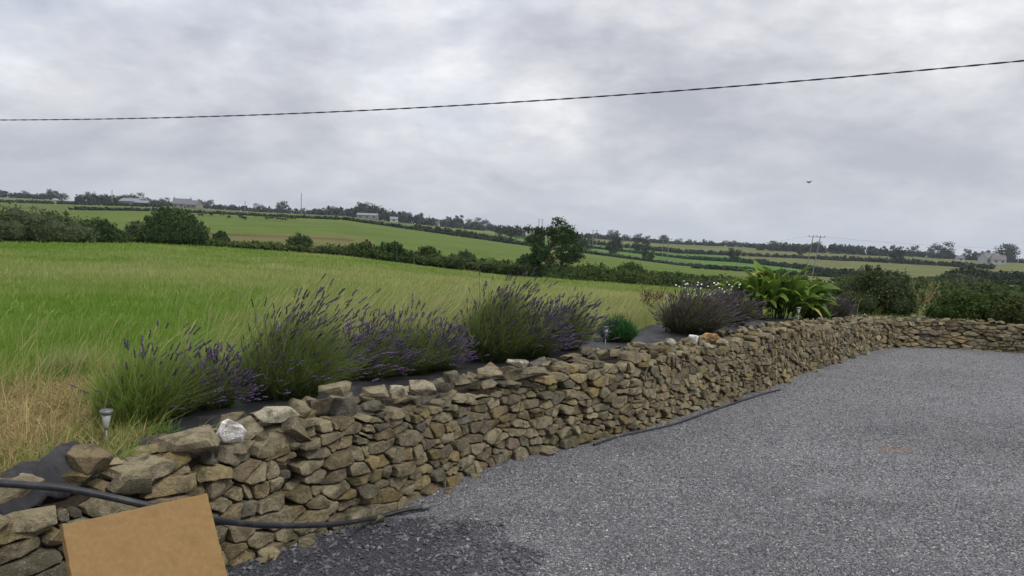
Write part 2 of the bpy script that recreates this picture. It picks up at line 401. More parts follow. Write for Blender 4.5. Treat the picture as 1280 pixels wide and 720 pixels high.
def chip_mat():
    m, t, b = mat('slate_chips', .8, .25)
    c = ramp(t, attr(t, 'tint'), [(0.0, (.035, .036, .043)), (.3, (.080, .081, .092)), (.60, (.140, .140, .148)), (.84, (.235, .235, .24)), (.95, (.42, .42, .41)), (1.0, (.62, .60, .57))])
    c = mixc(t, attr(t, 'dry'), c, (.33, .2, .10))
    t.links.new(c, b.inputs['Base Color']); return m
M_CHIP = chip_mat()

# ------------------------------------------------------------------ land sheet
def build_land():
    a0 = np.radians(np.arange(-48, 48.01, .3)); a1 = np.radians(np.arange(52, 308.1, 4.0))
    A = np.concatenate([a0, a1])
    r = [0.6]
    while r[-1] < 22: r.append(r[-1]*1.013+.002)
    while r[-1] < 3200: r.append(r[-1]*1.035)
    r = np.array(r); AA, RRg = np.meshgrid(A, r); X = RRg*np.sin(AA); Y = RRg*np.cos(AA)
    AW = (AA+np.pi) % (2*np.pi)-np.pi
    Z = terrain(X, Y)
    nr, na = X.shape
    i = np.arange(nr-1)[:, None]; j = np.arange(na)[None]; jn = (j+1) % na
    Fq = np.stack([i*na+j, i*na+jn, (i+1)*na+jn, (i+1)*na+j], -1).reshape(-1, 4)[:, ::-1]
    # what covers the land, field by field
    col = np.zeros((nr, na, 3)); px = np.interp(AW, AZ, COLS)
    wob = vnoise(X, Y, 25, 5)*.06
    Rw = RRg*(1+wob)
    c_near = np.array([.135, .205, .032]); c_rough = np.array([.105, .112, .036]); c_mid = np.array([.088, .130, .028])
    col[:] = c_near
    col[(Rw > 70)] = c_rough
    m = (Rw > 118) & (Rw < 350) & (px < 930); col[m] = c_mid
    m = (Rw > 100) & (Rw < 150+vnoise(X, Y, 18, 8)*60) & (px > 150) & (px < 470); col[m] = (.125, .125, .045)
    m = (Rw > 138) & (Rw < 146) & (px > 250) & (px < 440); col[m] = (.10, .075, .035)
    m = (Rw > 350) & (Rw < 420); col[m] = (.085, .110, .035)
    m = (Rw >= 420) & (Rw < 620); col[m] = (.070, .150, .030)
    m = (Rw >= 420) & (Rw < 620) & (px < 640); col[m] = (.085, .120, .032)
    m = (Rw >= 620) & (Rw < 860); col[m] = (.12, .145, .045)
    m = (Rw >= 860); col[m] = (.10, .12, .045)
    m = (px > 930) & (Rw > 160) & (Rw < 900); col[m] = (.115, .125, .048)
    m = (px > 930) & (Rw > 118) & (Rw <= 160); col[m] = (.10, .12, .04)
    m = (px > 880) & (px < 1000) & (Rw > 260) & (Rw < 460); col[m] = (.070, .150, .030)
    sd, _ = sdist(X, Y)
    m = (sd < 1.3) & (RRg < 40); col[m] = (.045, .035, .022)
    m = (sd < 2.4) & (px < 190) & (RRg < 12); col[m] = (.17, .125, .055)
    me = mesh_np('field_land', np.stack([X, Y, Z], -1).reshape(-1, 3), Fq, smooth=True, cattr={'land': col.reshape(-1, 3)})
    o = link('field_ground', me, M_LAND); tag(o, kind='structure')
build_land()

def build_yard():
    # gravel sheet: from behind the camera up to the wall foot, running a little way under it
    P = np.vstack([[WP[0]+(WP[0]-WP[5])*12], WP[::2], WP[-1:], [WP[-1]+(WP[-1]-WP[-6])*8]])
    Nn = np.vstack([[WN[0]], WN[::2], WN[-1:], [WN[-1]]])
    P = P-Nn*.22
    far = np.array([14.0, -14.0])
    rows = 60; V = []
    for k in range(rows+1):
        t = (k/rows)**1.6; V.append(P*(1-t)+far*t+0.0)
    V = np.array(V); Z = (vnoise(V[..., 0], V[..., 1], 1.3, 3)*.03+vnoise(V[..., 0], V[..., 1], .4, 6)*.012)
    V3 = np.concatenate([V, Z[..., None]], -1); n, m_ = V.shape[:2]
    i = np.arange(n-1)[:, None]; j = np.arange(m_-1)[None]
    Fq = np.stack([i*m_+j, i*m_+j+1, (i+1)*m_+j+1, (i+1)*m_+j], -1).reshape(-1, 4)[:, ::-1]
    me = mesh_np('gravel_yard', V3.reshape(-1, 3), Fq, smooth=True)
    o = link('gravel_yard', me, M_GRAVEL); tag(o, kind='structure')
build_yard()
def yard_z(x, y): return vnoise(x, y, 1.3, 3)*.03+vnoise(x, y, .4, 6)*.012

def chips(name, X, Y, size, tint, dry, label=None):
    n = len(X); base_v = np.array([[1, 0, 0], [-.5, .85, 0], [-.55, -.8, 0], [.1, .05, .5], [0, 0, -.5]])
    base_f = np.array([[0, 1, 3], [1, 2, 3], [2, 0, 3], [1, 0, 4], [2, 1, 4], [0, 2, 4]])
    V = np.repeat(base_v[None], n, 0)*rng.uniform(.6, 1.25, (n, 5, 3))
    V *= size[:, None, None]*np.stack([np.ones(n), rng.uniform(.5, 1, n), rng.uniform(.5, 1.1, n)], 1)[:, None]
    ax = rng.uniform(-.6, .6, n); az = rng.uniform(0, 6.28, n)
    y_, z_ = V[..., 1]*np.cos(ax)[:, None]-V[..., 2]*np.sin(ax)[:, None], V[..., 1]*np.sin(ax)[:, None]+V[..., 2]*np.cos(ax)[:, None]
    x_ = V[..., 0]; xr = x_*np.cos(az)[:, None]-y_*np.sin(az)[:, None]; yr = x_*np.sin(az)[:, None]+y_*np.cos(az)[:, None]
    P = np.stack([xr+X[:, None], yr+Y[:, None], z_+(yard_z(X, Y)+size*.22)[:, None]], -1)
    Fc = (base_f[None]+5*np.arange(n)[:, None, None]).reshape(-1, 3)
    me = mesh_np(name, P.reshape(-1, 3), Fc, attrs={'tint': np.repeat(tint, 5), 'dry': np.repeat(dry, 5)})
    return me
def build_chips():
    n = 260000
    d = 3.0*np.exp(rng.uniform(0, 1, n)*np.log(13.0/3.0)); a = np.radians(rng.uniform(-28, 42, n))
    X = d*np.sin(a)/np.cos(a)*1.0; Y = d
    sd, _ = sdist(X, Y); k = sd < .06
    keep = k & (rng.uniform(0, 1, n) < np.clip(6.5/d, .35, 1)); X, Y, d = X[keep], Y[keep], d[keep]; n = len(X)
    size = rng.uniform(.0038, .0085, n)*(1+.04*(d-3))
    tint = np.clip(rng.beta(2.2, 2.6, n)*1.0+(rng.uniform(0, 1, n) < .05)*.5, 0, 1)
    q = at(455, 705); cx, cy = q.x-.35, q.y-.12; r_ = radians(32)
    dx, dy = X-cx, Y-cy; aa = dx*cos(r_)+dy*sin(r_); bb = -dx*sin(r_)+dy*cos(r_)
    D = np.sqrt((aa/1.05)**2+(bb/.62)**2)+vnoise(X, Y, .3, 9)*.8
    slaty = D < 1.0
    rr_ = rng.uniform(0, 1, n); size = np.where(slaty & (rr_ < .30), size*1.7, size); size = np.where(slaty & (rr_ > .90), size*rng.uniform(1.6, 3.6, n), size)
    tint = np.where(slaty, np.minimum(np.where(rr_ < .90, tint*.42, tint*.75), .85), tint)
    q = at(1115, 562); e = np.hypot((X-q.x)/.2, (Y-q.y)/.14)+vnoise(X, Y, .08, 2)*1.8
    dry = np.where((e < 1) & (rng.uniform(0, 1, n) < .5), .55, 0.0)
    me = chips('gravel_chips', X, Y, size, tint, dry)
    o = link('gravel_chips', me, M_CHIP); tag(o, 'loose grey slate chippings lying over the yard', 'gravel', kind='stuff')
build_chips()

# ------------------------------------------------------------------ dry stone wall
def clip_poly(P, nx, ny, c):
    """keep the part of convex polygon P where nx*x+ny*y <= c"""
    out = []; n = len(P)
    for i in range(n):
        a, b = P[i], P[(i+1) % n]; da = nx*a[0]+ny*a[1]-c; db = nx*b[0]+ny*b[1]-c
        if da <= 0: out.append(a)
        if (da < 0 < db) or (db < 0 < da):
            t = da/(da-db); out.append((a[0]+t*(b[0]-a[0]), a[1]+t*(b[1]-a[1])))
    return out
def area(P):
    return .5*abs(sum(P[i][0]*P[(i+1) % len(P)][1]-P[(i+1) % len(P)][0]*P[i][1] for i in range(len(P))))
def cells(s0, s1, htop, wm, hm, jit, rs, asp, split):
    """power-diagram cells of jittered course seeds in (s, h); flat cells by the aspect asp"""
    seeds = []; h = -.18; k = 0
    while h < htop+.12:
        hh = hm*rs.uniform(.65, 1.5); s = s0-.2+rs.uniform(0, wm)
        while s < s1+.2:
            ww = wm*math.exp(rs.normal(0, .38))
            seeds.append([s+ww/2+rs.normal(0, jit*wm), (h+hh/2+rs.normal(0, jit*hm)), min(ww, hh*asp*1.4)]); s += ww
        h += hh; k += 1
    S = np.array(seeds); Q = S[:, :2].copy(); Q[:, 1] *= asp; W = (S[:, 2]*.42)**2
    out = []
    for i in range(len(Q)):
        if not (s0 <= Q[i, 0] < s1): continue
        d = Q-Q[i]; D2 = (d**2).sum(1); near = np.argsort(D2)[1:34]
        P = [(Q[i, 0]-.6, Q[i, 1]-.6), (Q[i, 0]+.6, Q[i, 1]-.6), (Q[i, 0]+.6, Q[i, 1]+.6), (Q[i, 0]-.6, Q[i, 1]+.6)]
        for j in near:
            nx, ny = d[j]; c = (Q[j]@Q[j]-Q[i]@Q[i]+W[i]-W[j])/2
            P = clip_poly(P, nx, ny, c)
            if len(P) < 3: break
        if len(P) < 3: continue
        P = [(x, y/asp) for x, y in P]
        todo = [P]
        if rs.uniform() < split and area(P) > wm*hm*.5:
            cx = sum(p[0] for p in P)/len(P); cy = sum(p[1] for p in P)/len(P)
            an = rs.choice([rs.uniform(-.25, .25), rs.uniform(.7, 2.4)]) + pi/2 if rs.uniform() < .45 else rs.uniform(-.5, .5)
            nx, ny = cos(an), sin(an); c = nx*cx+ny*cy+rs.uniform(-.02, .02)
            A_ = clip_poly(P, nx, ny, c); B_ = clip_poly(P, -nx, -ny, -c); todo = [A_, B_]
        for p in todo:
            if len(p) >= 3 and area(p) > .0009: out.append(p)
    return out
def warp(s, h, amt):
    a = mnoise.noise(Vector((s*1.6, h*1.6, 3.1)))*amt+mnoise.noise(Vector((s*4.1, h*4.1, 9.2)))*amt*.45
    b = mnoise.noise(Vector((s*1.3, h*1.8, 17.4)))*amt+mnoise.noise(Vector((s*4.6, h*4.6, 1.2)))*amt*.4
    return s+a*.8, h+b
def inset(P, g):
    """shrink a convex polygon by g along its edges' normals"""
    cx = sum(p[0] for p in P)/len(P); cy = sum(p[1] for p in P)/len(P); Q = list(P)
    for i in range(len(P)):
        a, b = P[i], P[(i+1) % len(P)]; ex, ey = b[0]-a[0], b[1]-a[1]; l = hypot(ex, ey)
        if l < 1e-5: continue
        nx, ny = ey/l, -ex/l
        if nx*(cx-a[0])+ny*(cy-a[1]) > 0: nx, ny = -nx, -ny
        Q = clip_poly(Q, nx, ny, nx*a[0]+ny*a[1]-g)
        if len(Q) < 3: return None
    return Q
def outline(P, rs):
    """chip the corners by uneven amounts and add slightly wandering points along the edges"""
    m0 = [P[0]]
    for p in P[1:]:
        if hypot(p[0]-m0[-1][0], p[1]-m0[-1][1]) > .012: m0.append(p)
    if len(m0) > 3 and hypot(m0[0][0]-m0[-1][0], m0[0][1]-m0[-1][1]) < .012: m0.pop()
    P = m0; Q = []; m = len(P); rd = rs.uniform(.002, .016, m)
    for i in range(m):
        a, b = P[i], P[(i+1) % m]; l = hypot(b[0]-a[0], b[1]-a[1]); t = min(.3, rd[i]/l); u_ = min(.3, rd[(i+1) % m]/l)
        nx, ny = (b[1]-a[1])/l, -(b[0]-a[0])/l
        Q.append((a[0]+(b[0]-a[0])*t, a[1]+(b[1]-a[1])*t))
        k = int(l/.045)
        for j in range(k):
            f = t+(1-t-u_)*(j+1)/(k+1)+rs.normal(0, .02); o = rs.normal(-.0012, .0035); Q.append((a[0]+(b[0]-a[0])*f+nx*o, a[1]+(b[1]-a[1])*f+ny*o))
        Q.append((b[0]+(a[0]-b[0])*u_, b[1]+(a[1]-b[1])*u_))
    return np.array(Q)
def face_stone(P, rs, batter=.14, n=18):
    """one stone: polygon P in (s,h) -> verts in world"""
    gap = rs.uniform(.001, .0065)
    Q = inset(P, gap)
    if Q is None or area(Q) < .0006: return None
    O = outline(Q, rs); n = len(O); c = O.mean(0)
    sz = math.sqrt(area(Q)); depth = rs.uniform(-.012, .034)*min(1, sz/.09)+rs.normal(0, .008)
    ta, tb = rs.normal(0, .09), rs.normal(0, .11)           # tilt of the face
    pa, pb, pc = rs.normal(0, .34), rs.normal(0, .38), rs.uniform(-.008, .025)      # a second, broken facet
    seedv = rs.uniform(0, 100)
    def fdepth(q):
        dx, dy = q[0]-c[0], q[1]-c[1]
        d1_ = ta*dx+tb*dy; d2_ = pa*dx+pb*dy+pc
        return depth+min(d1_, d2_)+mnoise.noise(Vector((q[0]*11, q[1]*11, seedv)))*.008+mnoise.noise(Vector((q[0]*34, q[1]*34, seedv)))*.004
    bev = min(.010, sz*.10)/max(sz*.5, .01)
    rings = [(1.0-.03, 'b', -.13), (1.0, 'm', -.045), (1.0-bev*.1, 'f', -.004), (1.0-bev*.75, 'f', 0.0), (.64, 'f', 0.0), (.32, 'f', 0.0)]
    V = []
    for sc_, kd, off in rings:
        for i in range(n):
            q = c+(O[i]-c)*sc_
            dd = off if kd != 'f' else fdepth(q)+off
            if kd == 'm': dd = fdepth(q)-.03
            if kd == 'b': dd = min(-.13, fdepth(q)-.08)
            V.append((q[0], q[1], dd))
    V.append((c[0], c[1], fdepth(c)))
    Fc = []
    for r in range(len(rings)-1):
        for i in range(n):
            j = (i+1) % n; Fc.append((r*n+i, r*n+j, (r+1)*n+j, (r+1)*n+i))
    ct = len(V)-1; r = len(rings)-1
    for i in range(n): Fc.append((r*n+i, r*n+(i+1) % n, ct))
    # world
    out = []
    V = np.array(V)
    X = np.interp(V[:, 0], WS, WP[:, 0]); Y = np.interp(V[:, 0], WS, WP[:, 1]); NX = np.interp(V[:, 0], WS, WN[:, 0]); NY = np.interp(V[:, 0], WS, WN[:, 1])
    D = V[:, 2]-batter*V[:, 1]+.035*np.sin(V[:, 0]*2.3)*np.clip(V[:, 1]*3, 0, 1)
    W3 = np.stack([X+NX*D, Y+NY*D, V[:, 1]], 1)
    ar = area(Q); dist = hypot(X[-1], Y[-1])
    return W3, Fc, ar/dist**2, W3[-1]

HULLS = []
def make_hulls():
    rs = np.random.default_rng(5)
    for k in range(16):
        bm = bmesh.new()
        ex = rs.uniform(.35, .7)
        for i in range(15):
            v_ = rs.normal(0, 1, 3); v_ /= np.linalg.norm(v_); v_ = np.sign(v_)*np.abs(v_)**ex*rs.uniform(.82, 1.0)
            bm.verts.new(v_*.5)
        r = bmesh.ops.convex_hull(bm, input=bm.verts)
        bmesh.ops.delete(bm, geom=[g for g in r['geom_interior'] if isinstance(g, bmesh.types.BMVert)], context='VERTS')
        bmesh.ops.dissolve_limit(bm, angle_limit=.28, verts=bm.verts, edges=bm.edges)
        bmesh.ops.bevel(bm, geom=list(bm.edges), offset=.035, segments=2, profile=.6, affect='EDGES', clamp_overlap=True)
        bmesh.ops.triangulate(bm, faces=bm.faces)
        bmesh.ops.recalc_face_normals(bm, faces=bm.faces)
        for v_ in bm.verts:
            v_.co += Vector(v_.co).normalized()*mnoise.noise(v_.co*3.2+Vector((k, 0, 0)))*.09
        V = np.array([v_.co[:] for v_ in bm.verts]); Fc = np.array([[v_.index for v_ in f.verts] for f in bm.faces]); bm.free()
        HULLS.append((V, Fc))
make_hulls()
def rock(dims, rot, loc, rs, k=None):
    V, Fc = HULLS[int(rs.integers(0, len(HULLS))) if k is None else k]
    R = np.array((Matrix.Rotation(rot[2], 3, 'Z') @ Matrix.Rotation(rot[1], 3, 'Y') @ Matrix.Rotation(rot[0], 3, 'X')))
    return (V*np.array(dims))@R.T+np.array(loc), Fc

def stone_colour(rs, s):
    h = rs.choice([rs.uniform(.0, .2), rs.uniform(.2, .7), rs.uniform(.7, .86), rs.uniform(.84, .93)], p=[.09, .66, .14, .11])
    return float(rs.uniform(0, 1)), float(h)
def finish_wall(root, stones, maxparts=298):
    """stones: (V, F, size in view, (tint, hue), smooth) -> the largest as parts, the rest as one"""
    stones.sort(key=lambda a: -a[2]); R0 = np.array(root.location)
    for V, Fc, _, (a, h), sm in stones[:maxparts]:
        c = V.mean(0)
        tri = [f for f in Fc if len(f) == 3]; quad = [f for f in Fc if len(f) == 4]
        me = mesh_np('stone', V-c, [np.array(x) for x in (quad, tri) if len(x)], attrs={'tint': np.full(len(V), a), 'hue': np.full(len(V), h)}, smooth=True)
        me.set_sharp_from_angle(angle=radians(24))
        link('stone', me, M_STONE, root, Vector(c-R0))
    VV, Q, T, A_, H_, n = [], [], [], [], [], 0
    for V, Fc, _, (a, h), sm in stones[maxparts:]:
        VV.append(V-R0); Q += [tuple(i+n for i in f) for f in Fc if len(f) == 4]; T += [tuple(i+n for i in f) for f in Fc if len(f) == 3]
        A_ += [a]*len(V); H_ += [h]*len(V); n += len(V)
    if VV:
        me = mesh_np('small_stones', np.vstack(VV), [np.array(x) for x in (Q, T) if len(x)], attrs={'tint': A_, 'hue': H_}, smooth=True)
        me.set_sharp_from_angle(angle=radians(24))
        o = link('small_stones', me, M_STONE, root); o['kind'] = 'stuff'
S_CORNER = wall_s_of(1118)
M_CORE = simple('dark_earth_packing', (.038, .030, .022), 1.0, .4, 30, .05)
SPECIAL = {}
def build_walls():
    rs = np.random.default_rng(21)
    P0, _, _ = wall_at(wall_s_of(280)); P1, _, _ = wall_at(wall_s_of(1200))
    main = empty('dry_stone_wall', (P0[0], P0[1], 0), 'long low dry stone retaining wall of tan sandstone curving from the lower left beside the gravel', 'stone wall')
    back = empty('dry_stone_wall', (P1[0], P1[1], 0), 'far low wall of flat thin stones closing the back of the gravel yard at the right', 'stone wall')
    def zone(s0, s1, *a): return [(p, s0) for p in cells(s0, s1, 1.0, *a)]
    sa, sb = wall_s_of(700), wall_s_of(800)
    P = zone(-.1, wall_s_of(230), .155, .058, .15, rs, 2.4, .2)+zone(wall_s_of(230), wall_s_of(370), .165, .068, .18, rs, 2.2, .28)+zone(wall_s_of(370), sa, .132, .056, .18, rs, 2.2, .28)+zone(sa, sb, .128, .058, .18, rs, 2.05, .26)+zone(sb, S_CORNER-1.0, .108, .056, .3, rs, 1.6, .3)
    P += zone(S_CORNER-1.0, S_CORNER,   .13, .058, .25, rs, 2.0, .2)
    PB = zone(S_CORNER, WLEN-.1, .185, .048, .17, rs, 3.0, .18)
    for root, lst, wamt in ((main, P, .055), (back, PB, .022)):
        stones = []
        for p, _ in lst:
            p = [warp(a, b, wamt) for a, b in p]
            cx = sum(q[0] for q in p)/len(p); cy = sum(q[1] for q in p)/len(p)
            _, _, H = wall_at(cx)
            if cy > H-.055+.02*math.sin(cx*9) or cy < -.16: continue
            r = face_stone(p, rs)
            if r is None: continue
            W3, Fc, vis, c = r
            stones.append([W3, Fc, vis, stone_colour(rs, cx), True])
        # cap stones lying on top, in two loose rows
        s = .0 if root is main else S_CORNER; e = S_CORNER if root is main else WLEN-.1
        sc = .82
        for row, (inn, zoff) in enumerate(((.13, -.035), (.33, -.045), (.03, -.07))):
            t = s+rs.uniform(0, .1)
            while t < e:
                big = 1.0 if t < wall_s_of(400) else (.78 if t < sb else .60)
                if root is back: big = .68
                L_, D_, H_ = rs.uniform(.13, .27)*big, rs.uniform(.10, .18)*big, rs.uniform(.06, .115)*big*(.62 if root is back else 1)
                p, nn, H = wall_at(t+L_/2); t += L_*rs.uniform(.80, 1.0)
                if row == 2 and rs.uniform() < .5: continue
                if row == 0 and rs.uniform() < .05: continue
                q = p-nn*(inn+rs.normal(0, .03)+.13*H); zz = H+zoff+rs.uniform(-.015, .025)
                if row == 0 and rs.uniform() < .16: zz += .04
                rz = atan2(nn[0], -nn[1])+0.0
                V, Fc = rock((L_, D_, H_), (rs.normal(0, .22), rs.normal(0, .2), atan2(-nn[0], nn[1])+rs.normal(0, .35)), (q[0], q[1], zz), rs)
                stones.append([V, [tuple(f) for f in Fc], L_*H_*.8/(q@q), stone_colour(rs, t), False])
        if root is main:
            # stones picked out by eye along the top: px, py(centre), length, depth, height, tint, hue, tilt
            pk = [(240, 547, .33, .20, .13, .75, .45, -.08), (291, 541, .16, .12, .13, .9, 1.0, .25), (345, 518, .24, .16, .08, .9, .955, -.1), (338, 544, .20, .15, .10, .35, .3, -.25),
                  (112, 574, .20, .15, .13, .5, .84, .25), (372, 512, .15, .13, .12, .6, .5, .4), (418, 487, .20, .15, .085, .7, .45, -.1), (471, 488, .20, .15, .09, .7, .55, .05),
                  (498, 488, .14, .12, .08, 1.0, .95, -.1), (430, 510, .20, .16, .11, .2, .02, .3), (466, 506, .16, .12, .08, .7, .12, -.12),
                  (528, 482, .22, .16, .11, .6, .95, .25), (608, 466, .17, .13, .08, .6, .5, -.2), (646, 454, .18, .13, .065, 1.0, .955, .1), (566, 471, .15, .13, .08, .3, .12, 0.),
                  (655, 468, .42, .2, .09, .3, .35, -.12), (838, 427, .13, .1, .09, .8, .96, .4), (866, 423, .11, .08, .08, .9, 1.0, .1), (888, 421, .19, .12, .085, .8, .9375, -.05),
                  (885, 432, .11, .1, .06, 1.0, .95, .1), (797, 431, .16, .12, .06, .5, .4, 0)]
            for px, py, L_, D_, H_, a, h, ti in pk:
                z = None
                p, nn, H = wall_at(wall_s_of(px)); q = p-nn*(.14+.13*H)
                R = hypot(q[0], q[1]); w3 = at_r(px, py, R)
                V, Fc = rock((L_, D_, H_), (.1, ti, rs.normal(0, .15)), w3, rs)
                stones.append([V, [tuple(f) for f in Fc], 1.0, (a, h), False])
            # small wedged stones where two stretches of walling meet
            for px_ in (230, 370, 700, 800, 1060):
                for k in range(16):
                    t = wall_s_of(px_)+rs.normal(0, .045) if px_ < 1060 else S_CORNER-1.0+rs.normal(0, .05); p, nn, H = wall_at(t); hh_ = (k+.5)/16*(H-.04); q = p+nn*(-.055-.14*hh_)
                    V, Fc = rock((rs.uniform(.09, .15), .09, rs.uniform(.04, .065)), (rs.normal(0, .15), rs.normal(0, .25), atan2(-nn[0], nn[1])+rs.normal(0, .2)), (q[0], q[1], hh_), rs)
                    stones.append([V, [tuple(f) for f in Fc], .004/(q@q), stone_colour(rs, t), False])
            # fallen and leaning stones at the foot and in the collapsed left end
            for k in range(26):
                t = rs.uniform(.1, wall_s_of(1080)); p, nn, H = wall_at(t); q = p+nn*rs.uniform(.02, .08); L_ = rs.uniform(.05, .12)
                V, Fc = rock((L_*1.3, L_, L_*.6), (rs.normal(0, .2), rs.normal(0, .2), rs.uniform(0, 6)), (q[0], q[1], L_*.15), rs)
                stones.append([V, [tuple(f) for f in Fc], L_*L_*.6/(q@q), stone_colour(rs, t), False])
        finish_wall(root, stones)
        # packing behind the stones
        S = np.linspace(s, e, 160); V = []
        for t in S:
            p, nn, H = wall_at(t); H -= .07
            for off, z in ((-.075, -.1), (-.075-.14*H, H), (-.60, H-.02), (-.60, -.25)): V.append((p[0]+nn[0]*off-root.location[0], p[1]+nn[1]*off-root.location[1], z))
        Fc = [(i*4+k, (i+1)*4+k, (i+1)*4+k+1, i*4+k+1) for i in range(len(S)-1) for k in range(3)]
        me = bpy.data.meshes.new('packing'); me.from_pydata(V, [], Fc); me.update(); link('packing', me, M_CORE, root)
build_walls()

# ------------------------------------------------------------------ foliage builders
def leaf_cloud(C, Rad, n, size, rs, shell=.72, lump=.22, flat=.0, tint0=None):
    """n diamond leaves spread through ellipsoids (C centres, Rad radii); returns V, F(tri), tint"""
    C = np.asarray(C, float); Rad = np.asarray(Rad, float)
    wgt = (Rad[:, 0]*Rad[:, 1]+Rad[:, 0]*Rad[:, 2]+Rad[:, 1]*Rad[:, 2]); idx = rs.choice(len(C), n, p=wgt/wgt.sum())
    d = rs.normal(0, 1, (n, 3)); d /= np.linalg.norm(d, axis=1)[:, None]
    lum = 1+lump*np.sin(d[:, 0]*5+idx*1.7)*np.sin(d[:, 1]*6+idx)*np.sin(d[:, 2]*5+1+idx*.6)+rs.normal(0, .05, n)
    r = (shell+(1-shell)*rs.uniform(0, 1, n)**.6)*lum
    P = C[idx]+d*Rad[idx]*r[:, None]
    nrm = d*.6+rs.normal(0, .75, (n, 3)); nrm /= np.linalg.norm(nrm, axis=1)[:, None]
    t1 = np.cross(nrm, rs.normal(0, 1, (n, 3))); t1 /= np.linalg.norm(t1, axis=1)[:, None]+1e-9; t2 = np.cross(nrm, t1)
    s = size*rs.uniform(.6, 1.4, n)[:, None]
    V = np.stack([P-t1*s, P+t2*s*.5, P+t1*s, P-t2*s*.5], 1).reshape(-1, 3)
    F = (np.array([[0, 1, 2], [0, 2, 3]])[None]+4*np.arange(n)[:, None, None]).reshape(-1, 3)
    cl = rs.uniform(0, 1, len(C))[idx]
    t = np.clip(.35*cl+.65*rs.uniform(0, 1, n), 0, 1)
    return V, F, np.repeat(t, 4)
def stack(parts):
    V = np.vstack([p[0] for p in parts]); n = 0; F = []
    for p in parts: F.append(p[1]+n); n += len(p[0])
    return V, np.vstack(F), np.concatenate([p[2] for p in parts])
def core_mesh(C, Rad, k=.86):
    """lumpy inner twig mass, icosphere per clump"""
    bm = bmesh.new(); bmesh.ops.create_icosphere(bm, subdivisions=1, radius=1.0)
    v0 = np.array([v_.co[:] for v_ in bm.verts]); f0 = np.array([[v_.index for v_ in f.verts] for f in bm.faces]); bm.free()
    C = np.asarray(C, float); Rad = np.asarray(Rad, float)
    V = (v0[None]*Rad[:, None]*k*rng.uniform(.85, 1.1, (len(C), len(v0), 1))+C[:, None]).reshape(-1, 3)
    F = (f0[None]+len(v0)*np.arange(len(C))[:, None, None]).reshape(-1, 3)
    return V, F, np.full(len(V), .12)
def bush(name, loc, W, D, H, label, cat='bush', group=None, m=None, dens=1.0, size=None, rs=None, parts=True, lumps=None, dome=.5):
    rs = rs or rng
    dist = hypot(loc[0], loc[1]); size = size or max(.026, dist*.0015)
    k = lumps or int(10+W*D*.7); k = min(k, 42)
    a = rs.uniform(0, 6.28, k); q = np.sqrt(rs.uniform(0, 1, k))
    x = np.cos(a)*q*W*.36; y = np.sin(a)*q*D*.36
    rr = np.minimum(np.minimum(W, D)*rs.uniform(.18, .30, k), H*.5)
    top = H*(1-dome*q**2)*rs.uniform(.86, 1.02, k)
    C = np.stack([x, y, np.maximum(top-rr*.9, rr*.5)], 1); Rad = np.stack([rr*1.15, rr*1.15, rr], 1)
    # skirt
    C2 = np.stack([np.cos(a)*W*.40, np.sin(a)*D*.40, np.full(k, H*.22)], 1); R2 = np.stack([W*.13+0*a, D*.13+0*a, H*.26+0*a], 1)
    C2[:, 2] = np.minimum(C2[:, 2], top*.5)
    C, Rad = np.vstack([C, C2, [[0, 0, H*.35]]]), np.vstack([Rad, R2, [[W*.36, D*.36, H*.42]]])
    surf = 2*pi*((W*D/4+W*H/2+D*H/2)/3)*1.4
    n = int(min(15000, dens*surf*2.4/(size*size*1.0)))
    ks = 34; i_ = rs.integers(0, k, ks); dd = rs.normal(0, 1, (ks, 3)); dd[:, 2] = np.abs(dd[:, 2]); dd /= np.linalg.norm(dd, axis=1)[:, None]
    Cs = C[i_]+dd*Rad[i_]*1.05; sr = np.minimum(W, H)*rs.uniform(.03, .075, ks); Rs = np.stack([sr, sr, sr*1.4], 1)
    V, F, t = stack([leaf_cloud(C, Rad, n, size, rs, .72, .3), leaf_cloud(Cs, Rs, max(300, n//7), size*.9, rs, .2), core_mesh(C, Rad, .74)])
    root = empty(name, loc, label, cat, group)
    me = mesh_np('foliage', V, F, attrs={'tint': t, 'dry': np.where(rs.uniform(0, 1, len(t)//1) < 0, 1, 0)})
    link('foliage', me, m or [M_HEDGE, M_HEDGE_B, M_HEDGE_C, M_HEDGE_D, M_HEDGE_C][int(abs(loc[0])*10) % 5], root)
    b = MB()
    for i in range(4):
        an = i*1.6+rs.uniform(0, 1); b.tube([(0, 0, -.1), (cos(an)*W*.06, sin(an)*D*.06, H*.25), (cos(an)*W*.2, sin(an)*D*.2, H*.62)], [max(.03, H*.022), H*.015+.01, .01], 5)
    b.build('branches', M_BARK, root)
    return root

def mpp(d): return d/F      # metres per photo pixel at distance d
def place_bush(cx, top, half, basey, R, label, cat='bush', depth=1.0, **kw):
    g = at_r(cx, basey, R); x, y = g.x, g.y; z = tz1(x, y)
    W = 2*half*mpp(R); top_z = at_r(cx, top, R).z; H = max(.5, top_z-z)
    return bush(kw.pop('name', 'bush'), (x, y, z), W, W*depth, H, label, cat, rs=np.random.default_rng(int(abs(cx)*7+top)), **kw)

